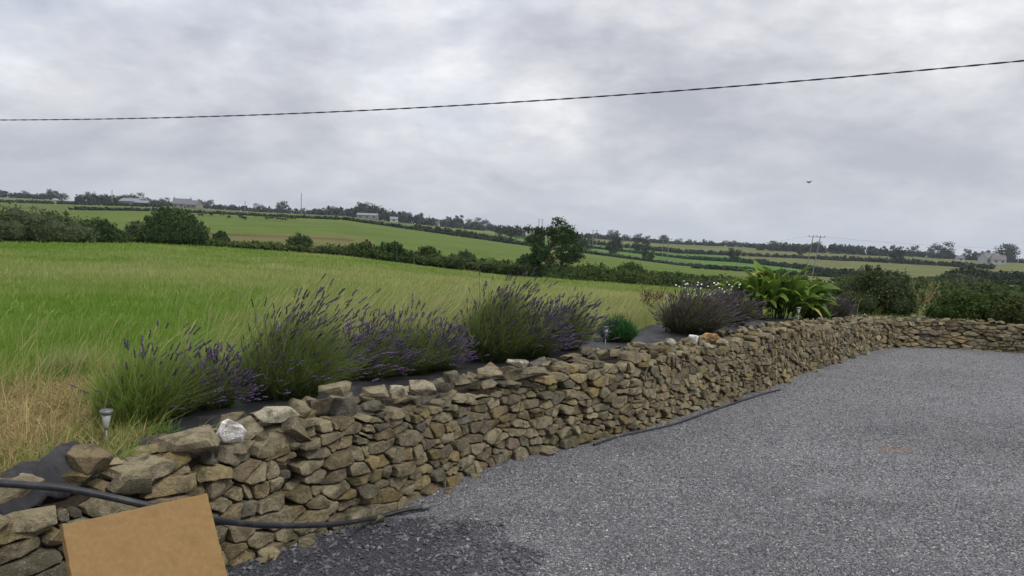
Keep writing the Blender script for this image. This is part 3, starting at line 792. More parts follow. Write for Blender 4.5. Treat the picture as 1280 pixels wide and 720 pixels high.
# the field hedge about seventy metres away, bush by bush
place_bush(28, 255, 72, 300, 66, 'large dark rounded thicket at the left edge, tallest mass of the field hedge', depth=.6)
place_bush(-95, 262, 70, 300, 64, 'dark thicket running out of the picture at the far left', depth=.6)
place_bush(116, 272, 32, 301, 68, 'medium dark bush sloping down from the right side of the big left thicket', depth=.7)
place_bush(220, 258, 38, 303, 70, 'round dark solitary bush standing up from the field hedge left of centre', depth=.9)
place_bush(172, 274, 16, 286, 108, 'small bush in the rough behind the gap left of the round dark bush', depth=.8)
place_bush(276, 288, 10, 296, 112, 'tiny dark bush just right of the round dark bush in the rough', depth=.8)
place_bush(375, 291, 14, 302, 110, 'small dark isolated bush on the near edge of the cow pasture', depth=.9)
place_bush(452, 300, 26, 322, 72, 'bushy hazel clump at the left end of the mid hedge', depth=.7)
place_bush(490, 302, 25, 324, 73, 'second bushy clump of the mid hedge with reddish twigs above it', depth=.7)
place_bush(533, 307, 22, 327, 76, 'dark low bush of the mid hedge with a twiggy right shoulder', depth=.7)
place_bush(583, 313, 16, 330, 80, 'low pale domed shrub on the far side of the mid hedge', depth=.7)
place_bush(655, 316, 14, 338, 84, 'small bush tucked left of the lone ash tree foot', depth=.7)
place_bush(735, 328, 52, 358, 66, 'broad gorse dome immediately right of the lone ash tree', depth=.6)
place_bush(790, 327, 26, 352, 70, 'squarish bush top rising behind the broad gorse dome', depth=.7)
place_bush(842, 341, 46, 368, 60, 'dark bramble bush behind the red dock and first white flowers', depth=.6)
place_bush(902, 343, 40, 376, 52, 'dark bush directly behind the white flowers', depth=.6)
place_bush(1094, 333, 50, 388, 16.9, 'big dense dark bush beyond the bed right of the broad-leaved plant', depth=.8, dens=1.2)
place_bush(1212, 361, 46, 392, 16.5, 'wide low bramble bush beyond the back wall behind the dry stalks', depth=.6, dens=1.1)
place_bush(1284, 369, 34, 393, 16.3, 'bramble bush beyond the back wall cut by the right edge of the picture', depth=.7)
place_bush(1010, 354, 44, 386, 26, 'dark scrub behind the broad-leaved plant', depth=.5)
place_bush(1350, 366, 50, 398, 18, 'bramble bush past the right edge', depth=.7)
# larger trees and thickets in the hollow on the right
for cx, top, half, by, R, lb in [(1140, 347, 40, 372, 130, 'round-topped willow just left of the dark hollow thicket'), (1168, 350, 34, 374, 110, 'dark round tree with a pointed shoulder in the hollow behind the dry stalks'),
        (1195, 342, 42, 372, 160, 'tall dark tree at the centre of the hollow wood'), (1232, 352, 36, 378, 120, 'dark leafy tree in front of the purplish wood'),
        (1262, 360, 34, 384, 100, 'paler green rounded tree at the right edge of the hollow'), (1262, 338, 60, 366, 260, 'purplish dark wood on the slope below the far right house'),
        (1210, 333, 30, 356, 240, 'dark clump beneath the right-hand hill fields'), (990, 341, 18, 352, 170, 'dark shrub between the bright field and the leaning poles'),
        (1062, 343, 22, 352, 180, 'dark hedge clump at the foot of the olive hill field'), (1330, 350, 50, 380, 150, 'tree past the right edge of the hollow wood')]:
    place_bush(cx, top, half, by, R, lb, 'tree', depth=.8, m=M_FAR if R > 200 else None, name='leafy_tree')

# low bramble hedge tying the bushes together (three stretches)
def hedge_run(pts, width, label, m=M_HEDGE, size=None, dens=1.0, name='hedge', cat='hedge', seed=1, group=None):
    """pts: (px, base_y_or_None, R, height m)"""
    rs = np.random.default_rng(seed); P = []
    for px, R, h in pts: g = ground(px, R); P.append((g.x, g.y, g.z, h))
    P = np.array(P); s = np.concatenate([[0], np.cumsum(np.hypot(np.diff(P[:, 0]), np.diff(P[:, 1])))])
    hm = P[:, 3].mean(); n = max(6, int(s[-1]/(hm*.55))); T = np.linspace(0, s[-1], n)+rs.normal(0, hm*.15, n)
    X, Y, H = (np.interp(T, s, P[:, i]) for i in (0, 1, 3)); H = H*rs.uniform(.72, 1.15, n)
    X = X+rs.normal(0, width*.18, n); Y = Y+rs.normal(0, width*.25, n); Z = terrain(X, Y)
    C = np.stack([X, Y, Z+H*.42], 1); Rad = np.stack([np.maximum(width*.5, H*.6), np.full(n, width*.5), H*.55], 1)
    dist = np.hypot(X, Y).mean(); size = size or max(.06, dist*.0017)
    nl = int(min(26000, dens*s[-1]*hm*4.5/(size*size)))
    ks = n*2; i_ = rs.integers(0, n, ks); dd = rs.normal(0, 1, (ks, 3)); dd[:, 2] = np.abs(dd[:, 2]); dd /= np.linalg.norm(dd, axis=1)[:, None]
    sr = hm*rs.uniform(.06, .16, ks); Rs = np.stack([sr, sr, sr*1.3], 1)
    V, F, t = stack([leaf_cloud(C, Rad, nl, size, rs, .74, .28), leaf_cloud(C[i_]+dd*Rad[i_]*1.02, Rs, nl//5, size, rs, .2), core_mesh(C, Rad, .76)])
    o = P[0, :3]; root = empty(name, o, label, cat, group)
    link('foliage', mesh_np('foliage', V-o, F, attrs={'tint': t, 'dry': np.where(np.sin(V[:, 0]*1.3)+np.sin(V[:, 1]*2.1) > 1.75, .6, 0)}), m, root)
    return root
hedge_run([(-250, 69, 1.3), (0, 69, 1.3), (100, 70, .9), (180, 71, .65), (260, 71, .75), (340, 72, .8)], 2.6, 'low bramble hedge under the left thicket and round bush', seed=3)
hedge_run([(335, 72, .75), (400, 73, .9), (450, 74, 1.1), (520, 74, 1.2), (600, 74, 1.5), (660, 73, 1.6), (700, 72, 1.5)], 2.6, 'bramble hedge in the middle running down to the lone ash tree', seed=4)
hedge_run([(690, 70, 1.5), (760, 68, 1.6), (830, 64, 1.45), (900, 58, 1.2), (980, 52, 1.1), (1060, 46, 1.2), (1140, 44, 1.3), (1220, 44, 1.3), (1330, 44, 1.3)], 3.0, 'dark bramble hedge from the lone ash tree down to the right', seed=5)
# hedges between the farther fields
far_h = 'hedges between the far fields'
for i, (pts, lb, h) in enumerate([
        ([(90, 352, 2.2), (200, 352, 2.0), (300, 350, 2.0), (420, 350, 2.2)], 'dark hedge along the top of the cow pasture', 2),
        ([(420, 350, 2.6), (480, 352, 2.8), (560, 350, 3.0), (600, 352, 3.4), (680, 352, 3.2)], 'thin hedge along the upper edge of the middle pasture', 2),
        ([(520, 380, 4.4), (580, 380, 4.8), (640, 385, 4.2)], 'thick dark scrub belt above the middle pasture', 3),
        ([(680, 352, 2.6), (760, 350, 2.4), (860, 350, 2.2), (960, 350, 2.0)], 'low hedge below the bright green fields right of the ash tree', 2),
        ([(730, 480, 2.6), (830, 480, 3.5), (900, 480, 3.0), (960, 480, 3)], 'hedge between the two bright green strips', 2),
        ([(700, 625, 6), (780, 625, 7), (860, 620, 7), (930, 620, 5), (1000, 620, 4), (1060, 600, 3)], 'broad dark belt above the bright green strips', 4),
        ([(-100, 605, 2.5), (0, 605, 3), (80, 605, 4), (110, 600, 5), (200, 605, 4)], 'hedge above the upper left strip of grass', 3),
        ([(1020, 620, 5), (1080, 610, 6), (1130, 600, 7), (1180, 590, 6), (1240, 560, 6)], 'dark hedge crossing the olive hill field on the right', 4),
        ([(870, 262, 2.6), (930, 262, 2.4), (1000, 262, 2.4), (1060, 250, 2.6)], 'hedge at the lower side of the right bright field', 2),
        ([(860, 465, 3.0), (930, 450, 4.0), (1000, 400, 4.0), (1060, 330, 5.0), (1130, 300, 3.0)], 'hedge descending from the bright field to the leaning poles', 3)]):
    pts = [(a_, b_, c_*.55) for a_, b_, c_ in pts]; hedge_run(pts, 1.8+h*.5, lb, m=M_FAR, seed=20+i, dens=1.0, group=far_h)
# tree belts under the skyline
for i, (pts, lb) in enumerate([
        ([(-150, 985, 8), (-20, 985, 8), (60, 985, 8)], 'dark tree belt on the skyline at the far left'),
        ([(105, 700, 10), (140, 700, 11), (170, 720, 9)], 'dark wood around the left farm'),
        ([(150, 980, 7), (230, 980, 9), (330, 975, 9), (400, 960, 10)], 'skyline belt above the cow pasture'),
        ([(385, 800, 8), (425, 790, 13), (445, 790, 20), (475, 790, 20), (500, 790, 15), (540, 800, 12), (600, 820, 11)], 'tall dark wood on the hill left of centre'),
        ([(590, 900, 9), (640, 920, 9), (700, 940, 8), (760, 940, 9), (830, 950, 6)], 'skyline belt behind the ash tree'),
        ([(820, 975, 5), (880, 980, 6), (930, 980, 8), (960, 950, 8)], 'thin skyline belt right of centre'),
        ([(950, 850, 9), (990, 850, 13), (1040, 850, 15), (1090, 850, 14), (1110, 860, 9)], 'long dark wood behind the leaning poles'),
        ([(1100, 930, 7), (1150, 930, 9), (1200, 930, 6), (1290, 930, 8), (1400, 930, 9)], 'skyline belt at the far right')]):
    pts = [(a_, b_, c_*.66) for a_, b_, c_ in pts]; hedge_run(pts, 10, lb, m=M_FAR, seed=50+i, dens=1.0, name='tree_belt', cat='wood', group='belts of trees under the skyline')

# single trees: trunk + limbs + crown
def make_tree(name, loc, H, W, label, cat='tree', group=None, m=None, seed=1, size=.3, n=2500, wind=.0, trunk=.32, gaps=.55, lk=1.0, k=13):
    rs = np.random.default_rng(seed); root = empty(name, loc, label, cat, group)
    b = MB(); tx = wind*H*.12
    b.tube([(0, 0, -.2), (tx*.1, 0, H*.15), (tx*.4, .02*H, H*.42), (tx, 0, H*.72)], [H*.028, H*.022, H*.016, H*.007], 7)
    C, Rd = [], []
    for i in range(k):
        an = i*2.4+rs.uniform(-.4, .4); f = trunk+(1-trunk)*i/k; r_ = W*.5*math.sin(min(1, (f-trunk+.12)/(1-trunk))*pi*.80)**.7*rs.uniform(.55, 1.0)
        e = np.array([tx*f+cos(an)*r_+wind*W*.08, sin(an)*r_, H*(f+.10)*rs.uniform(.93, 1.0)])
        b.tube([(tx*f*.5, 0, H*f*.72), (e[0]*.55, e[1]*.55, e[2]*.86), tuple(e)], [H*.010, H*.006, H*.002], 5)
        for j in range(3):
            C.append(e+rs.normal(0, W*.07, 3)); q = W*rs.uniform(.10, .19)*lk; Rd.append([q*1.2, q*1.2, q*.85])
    b.build('trunk', M_BARK, root)
    V, F, t = leaf_cloud(C, Rd, n, size, rs, gaps, .3)
    link('crown', mesh_np('crown', V, F, attrs={'tint': t, 'dry': np.zeros(len(V))}), m or M_TREELEAF, root)
    return root
g = at_r(682, 356, 70); z = tz1(g.x, g.y)
top = at_r(690, 276, 70).z
make_tree('ash_tree', (g.x, g.y, z), (top-z)*.88, 6.0, 'lone ash tree with an open windswept crown rising from the middle of the hedge', seed=8, size=.12, n=9000, wind=.7, trunk=.18, gaps=.2, lk=.62, k=22)

# far trees: six kinds, copied
protos = [make_tree('far_tree', (0, 0, 0), 10, w_, 'x', seed=60+i, size=.6, n=1100, trunk=tr, wind=wd, m=M_FAR, gaps=.3) for i, (w_, tr, wd) in enumerate([(12, .16, .3), (15, .12, .5), (11, .10, 0), (14, .22, .8), (9, .15, .2), (13, .06, 0)])]
used = set()
def far_tree(px, R, H, label, group, k=None):
    k = random.randrange(6) if k is None else k; g = ground(px, R)
    if k not in used: o = protos[k]; used.add(k)
    else:
        o = protos[k].copy(); COL.objects.link(o)
        for ch in protos[k].children: c = ch.copy(); COL.objects.link(c); c.parent = o
    o.location = g; s = H/10; o.scale = (s, s, s); o.rotation_euler = (0, 0, random.uniform(0, 6.28)); o['label'] = label; o['category'] = 'tree'
    if group: o['group'] = group
    elif 'group' in o: del o['group']
    return o
SEG = {-120: 'at the extreme left edge', 20: 'over the big left thicket', 110: 'round the left farm', 170: 'above the cow pasture', 400: 'on the hill wood left of centre', 620: 'behind the ash tree',
       830: 'right of the tall thin pole pair', 960: 'behind the leaning poles', 1110: 'around the far right house', 1290: 'past the right edge'}
rs = np.random.default_rng(3)
for a, b_, R, n, h0, h1 in [(-120, 20, 990, 5, 7, 11), (20, 110, 985, 8, 7, 12), (110, 170, 900, 5, 10, 16), (170, 400, 975, 14, 8, 14), (400, 620, 830, 16, 9, 18), (620, 830, 940, 14, 8, 14), (830, 960, 980, 12, 6, 11), (960, 1110, 860, 10, 10, 15), (1110, 1290, 930, 12, 8, 15), (1290, 1420, 930, 5, 8, 14)]:
    for i in range(n):
        where = SEG[a]
        far_tree(a+(b_-a)*(i+rs.uniform(0, 1))/n, R*rs.uniform(.98, 1.01), rs.uniform(h0, h1)*.66, 'small dark distant tree in the skyline row '+where, 'skyline trees '+where)
for px, R, H, lb in [(171, 960, 17, 'wind-bent flat-topped tree standing clear on the skyline right of the left farm'), (354, 950, 19, 'distinct flat-topped tree on the skyline above the cow pasture'),
        (573, 900, 20, 'round dark tree standing clear of the skyline right of the hill wood'), (588, 900, 15, 'smaller round tree beside the clear round one on the skyline'),
        (601, 890, 18, 'broad dark tree pair at the right end of the hill wood'), (767, 930, 16, 'rounded skyline tree between two pairs of poles'),
        (1178, 900, 22, 'dark tree standing up left of the far right house'), (1262, 890, 24, 'large dark tree just right of the far right house'),
        (65, 985, 15, 'dark round tree on the left skyline above the thicket'), (450, 800, 16, 'tallest tree on top of the hill wood left of centre'), (464, 800, 17, 'second tallest crown of the hill wood'),
        (768, 400, 9, 'small twin-crowned tree in the hedge between bright fields'), (802, 500, 10, 'round dark tree in the upper bright field hedge'), (811, 352, 6, 'small shrub-like tree in the low hedge near the pole pair'),
        (722, 400, 8, 'dark little tree right behind the ash tree'), (734, 390, 6.5, 'low dark tree with a forked crown right of the ash tree'), (646, 420, 9, 'dark rounded tree peeping out left of the ash tree'),
        (1121, 610, 13, 'dark round tree in the hedge crossing the olive field'), (625, 470, 8, 'small dark tree in scrub above the middle pasture'),
        (1000, 700, 9, 'tree in front of the long wood by the leaning poles'), (918, 470, 8, 'dark tree in the hedge left of the broad-leaved plant')]:
    far_tree(px, R, H*(.66 if R > 800 else .85), lb, None)
for i, p in enumerate(protos):
    if i not in used: bpy.data.objects.remove(p)

# ------------------------------------------------------------------ grass
def blades(n_xy, H, Wd, lean, tint, dry, rs, curl=.6, zoff=-.02, wind=(.5, -.1)):
    X, Y = n_xy; n = len(X); Z = terrain(X, Y)+zoff
    az = rs.uniform(0, 6.28, n); side = np.stack([np.cos(az), np.sin(az)], 1)
    la = rs.uniform(0, 6.28, n); ld = np.stack([np.cos(la), np.sin(la)], 1)*lean[:, None]*rs.uniform(.3, 1, n)[:, None]+np.array(wind)*lean[:, None]
    B = np.stack([X, Y, Z], 1)
    def lvl(f, wf):
        c = B.copy(); c[:, :2] += ld*(f**1.7)[:, None] if hasattr(f, '__len__') else ld*f**1.7; c[:, 2] += H*f*(1-.25*f*np.minimum(1, lean/np.maximum(H, .01)))
        o = np.zeros_like(c); o[:, :2] = side*Wd[:, None]*wf*.5
        return c-o, c+o
    a0, b0 = lvl(0.0, .8); a1, b1 = lvl(.5, 1.0); t = (lvl(1.0, 0.0))[0]
    V = np.stack([a0, b0, a1, b1, t], 1).reshape(-1, 3)
    k = 5*np.arange(n)[:, None, None]
    Q = (np.array([[0, 1, 3, 2]])[None]+k).reshape(-1, 4); T = (np.array([[2, 3, 4]])[None]+k).reshape(-1, 3)
    return V, Q, T, np.repeat(tint, 5), np.repeat(dry, 5)
def blade_obj(name, data, m, label):
    V, Q, T, t, d = data
    o = link(name, mesh_np(name, V, [Q, T], attrs={'tint': t, 'dry': d}), m); tag(o, label, 'grass', kind='stuff'); return o
def px_of(X, Y): return np.interp(np.arctan2(X, Y), AZ, COLS)
def build_grass():
    rs = np.random.default_rng(11)
    # meadow: constant density on the picture, out to the hedge
    n = 330000
    d = 3.6*np.exp(rs.uniform(0, 1, n)**.9*np.log(70/3.6)); a = np.radians(rs.uniform(-40, 42, n)); X, Y = d*np.sin(a), d*np.cos(a)
    sd, _ = sdist(X, Y); p = px_of(X, Y)
    edge = np.clip(np.interp(p, [120, 190], [2.6, 1.6]), 1.6, 2.6)+vnoise(X, Y, .6, 8)*.6; edge = np.where(p > 250, 1.75, edge)
    k = (sd > edge) & ((d > 6) | (rs.uniform(0, 1, n) < .55)); X, Y, d, sd, p = X[k], Y[k], d[k], sd[k], p[k]; n = len(X)
    pat = vnoise(X, Y, 2.2, 21)+vnoise(X, Y, .8, 22)*.6; pat2 = vnoise(X, Y, 7, 23)
    H = rs.uniform(.07, .17, n)*(1+.7*np.clip(pat+.3, 0, 1))+.05*np.clip((d-12)/30, 0, 1)
    marg = np.clip(1-(sd-1.7)/2.4, 0, 1)*np.clip((p-250)/150, 0, 1); H += marg*rs.uniform(.05, .25, n)
    Wd = rs.uniform(.003, .0055, n)*np.maximum(1, d*.19)
    band = np.exp(-((np.log(d)-np.log(22))/.40)**2)          # seeding, browner band in the middle of the field
    dry = np.clip(.12+band*.40+pat*.34+pat2*.40+marg*.40+np.clip((p-380)/500, 0, 1)*.24+rs.normal(0, .16, n), 0, 1)
    lush = (p < 330) & (d < 14); dry = np.where(lush, dry*.45, dry)
    tint = np.clip(rs.uniform(0, 1, n)*.75+.15+pat*.35, 0, 1)
    lean = H*rs.uniform(.2, .8, n)
    blade_obj('meadow_grass', blades((X, Y), H, Wd, lean, tint, dry, rs, wind=(.22, -.05)), M_GRASS, 'long green meadow grass filling the field behind the wall')
    # tall seeding stalks near the bed
    n = 16000
    t = rs.uniform(0, WLEN, n); off = 1.5+rs.exponential(1.2, n); X = np.interp(t, WS, WP[:, 0])-np.interp(t, WS, WN[:, 0])*off; Y = np.interp(t, WS, WP[:, 1])-np.interp(t, WS, WN[:, 1])*off
    p = px_of(X, Y); d = np.hypot(X, Y); k = (rs.uniform(0, 1, n) < np.where((p > 330) & (p < 620), 1.0, np.where(p < 250, .12, .35))) & (d < 16) & ((p < 980) | (rs.uniform(0, 1, n) < .15)); X, Y, d, p = X[k], Y[k], d[k], p[k]; n = len(X)
    H = rs.uniform(.32, .66, n)*np.where(p < 250, .8, 1)*np.where(p > 640, .72, 1); lean = H*rs.uniform(.15, .65, n)
    Z = terrain(X, Y); la = rs.normal(-.15, .5, n); ld = np.stack([np.cos(la), np.sin(la)*.6], 1)*lean[:, None]
    V, T, tt, dd = [], [], [], []
    def P(f): c = np.stack([X, Y, Z], 1); c[:, :2] += ld*f**2; c[:, 2] += H*f*(1-.12*f); return c
    wd = np.stack([np.full(n, .00125)*np.maximum(1, d*.21), np.zeros(n), np.zeros(n)], 1)
    lv = [P(0.), P(.4), P(.72), P(.86), P(1.)]
    Vs = []; wf = [1.3, 1, .8, 2.3, .3]
    for i, c in enumerate(lv): Vs += [c-wd*wf[i], c+wd*wf[i]]
    V = np.stack(Vs, 1).reshape(-1, 3); kk = 10*np.arange(n)[:, None, None]
    Q = (np.array([[0, 1, 3, 2], [2, 3, 5, 4], [4, 5, 7, 6], [6, 7, 9, 8]])[None]+kk).reshape(-1, 4)
    dry = np.repeat(np.clip(rs.normal(.72, .25, n), 0, 1), 10); tint = np.repeat(rs.uniform(.4, 1, n), 10)
    me = mesh_np('seeding_stalks', V, Q, attrs={'tint': tint, 'dry': dry}); o = link('seeding_stalks', me, M_GRASS)
    tag(o, 'tall pale seeding grass stalks at the field edge behind the lavender', 'grass', kind='stuff')
    # dry straw at the left end of the bed
    n = 90000
    X = rs.uniform(-5.0, -1.5, n); Y = rs.uniform(2.3, 6.6, n); sd, _ = sdist(X, Y); p = px_of(X, Y); d = np.hypot(X, Y)
    k = (sd > .30+vnoise(X, Y, .3, 5)*.2) & (p < 165+vnoise(X, Y, .5, 6)*90) & (sd < 3.1+vnoise(X, Y, .7, 7)*1.4); X, Y, d, p = X[k], Y[k], d[k], p[k]; n = len(X)
    pat = vnoise(X, Y, .45, 31); H = rs.uniform(.02, .13, n)*(1+pat); lean = rs.uniform(.05, .26, n)
    dry = np.clip((pat-.12)*2.2+rs.normal(0, .15, n), 0, 1)
    blade_obj('dry_straw', blades((X, Y), H, rs.uniform(.003, .0055, n), lean, rs.uniform(0, 1, n), dry, rs, wind=(.05, .0)), M_STRAW, 'matted yellow straw and dead grass at the left end of the bed')
    n = 3200; X = rs.uniform(-4.6, -1.5, n); Y = rs.uniform(2.6, 6.4, n); sd, _ = sdist(X, Y); p = px_of(X, Y); k = (sd > .45) & (sd < 3.3) & (p < 150+vnoise(X, Y, .5, 6)*60) & (vnoise(X, Y, .4, 77) > -.1); X, Y = X[k], Y[k]; n = len(X)
    blade_obj('tall_straw', blades((X, Y), rs.uniform(.12, .42, n), rs.uniform(.0025, .004, n), rs.uniform(.05, .3, n), rs.uniform(.4, 1, n), rs.choice([0, .1, .9], n, p=[.6, .25, .15]), rs, wind=(.3, .05)), M_STRAW, 'ragged taller straw stalks standing in the dry grass at the left')
    # green weeds creeping over the wall top at the left
    n = 2600; t = rs.uniform(0, wall_s_of(330), n); off = rs.uniform(.16, .75, n)
    X = np.interp(t, WS, WP[:, 0])-np.interp(t, WS, WN[:, 0])*off; Y = np.interp(t, WS, WP[:, 1])-np.interp(t, WS, WN[:, 1])*off
    k = (vnoise(X, Y, .22, 41) > .05); X, Y = X[k], Y[k]; n = len(X)
    blade_obj('weeds', blades((X, Y), rs.uniform(.06, .22, n), rs.uniform(.003, .006, n), rs.uniform(.05, .2, n), rs.uniform(.2, 1, n), rs.choice([0, .2, .8], n), rs, zoff=.0), M_GRASS, 'green grass weeds creeping among the stones at the left wall end')
    # grass on the strip behind the back wall
    n = 16000; t = rs.uniform(wall_s_of(1060), WLEN, n); off = rs.uniform(.55, 4.5, n)
    X = np.interp(t, WS, WP[:, 0])-np.interp(t, WS, WN[:, 0])*off; Y = np.interp(t, WS, WP[:, 1])-np.interp(t, WS, WN[:, 1])*off
    pat = vnoise(X, Y, .8, 51)
    blade_obj('rough_grass', blades((X, Y), rs.uniform(.04, .11, n)*(1+pat), rs.uniform(.008, .016, n), rs.uniform(.03, .1, n), rs.uniform(0, 1, n), np.clip(.42+pat*.9+rs.normal(0, .2, n), 0, 1), rs, zoff=.0), M_GRASS, 'yellowish rough grass strip just behind the back wall')
build_grass()

# ------------------------------------------------------------------ weed membrane on the bed
def fabric_mat():
    m, t, b = mat('woven_weed_membrane', .6, .35); p = worldpos(t)
    c = mixc(t, ramp(t, noise(t, p, 7, 5, .6), [(.45, 0.0), (.75, 1.0)]), (.020, .021, .024), (.060, .058, .055))
    t.links.new(c, b.inputs['Base Color']); wv = t.nodes.new('ShaderNodeTexWave'); wv.inputs['Scale'].default_value = 90; t.links.new(p, wv.inputs[0])
    bump(t, b, math_n(t, 'ADD', noise(t, p, 14, 4), math_n(t, 'MULTIPLY', wv.outputs['Fac'], .1)), .5, .02); return m
M_FABRIC = fabric_mat()
def build_membrane():
    S = np.linspace(wall_s_of(205), WLEN-.3, 220); offs = np.linspace(.30, 1.55, 14); V = []
    for t in S:
        p, nn, H = wall_at(t)
        for j, o in enumerate(offs):
            o = .3+(o-.3)*min(1, .12+(t-S[0])/1.6)
            o2 = o+.12*mnoise.noise(Vector((t*1.4, 5, 0)))*(j/13)
            V.append((p[0]-nn[0]*o2, p[1]-nn[1]*o2, 0))
    V = np.array(V); V[:, 2] = terrain(V[:, 0], V[:, 1])+.022+vnoise(V[:, 0], V[:, 1], .28, 61)*.035
    n, m_ = len(S), len(offs); i = np.arange(n-1)[:, None]; j = np.arange(m_-1)[None]
    Fq = np.stack([i*m_+j, i*m_+j+1, (i+1)*m_+j+1, (i+1)*m_+j], -1).reshape(-1, 4)
    o = link('weed_membrane', mesh_np('weed_membrane', V, Fq, smooth=True), M_FABRIC)
    o.modifiers.new('thickness', 'SOLIDIFY').thickness = .004
    tag(o, 'black weed membrane laid along the planting bed behind the wall', 'membrane')
    # crumpled piece hanging over the left wall end
    c = at(50, 596, .58); M = 26; U, W_ = np.meshgrid(np.linspace(-1, 1, M), np.linspace(-1, 1, M))
    p0, nn, H = wall_at(wall_s_of(60)); tg = np.array([-nn[1], nn[0]])
    X = c.x+tg[0]*U*.19+nn[0]*W_*.10+U*0; Y = c.y+tg[1]*U*.19+nn[1]*W_*.10
    Z = .555+.05*(1-(W_-.1)**2*.9)*(1-U**2*.3)+.05*U-.10*np.clip(W_, 0, 1)**2+.045*np.abs(np.sin(U*3.2+W_*1.8+.4))+.018*np.abs(np.sin(U*8-W_*5+1))+.006*np.sin(U*23+W_*11)
    V = np.stack([X, Y, Z], -1).reshape(-1, 3); i = np.arange(M-1)[:, None]; j = np.arange(M-1)[None]
    Fq = np.stack([i*M+j, i*M+j+1, (i+1)*M+j+1, (i+1)*M+j], -1).reshape(-1, 4)
    o = link('membrane_scrap', mesh_np('membrane_scrap', V, Fq, smooth=True), M_FABRIC); o.modifiers.new('thickness', 'SOLIDIFY').thickness = .004
    tag(o, 'crumpled black fabric scrap folded over the stones at the left end of the wall', 'fabric')
build_membrane()

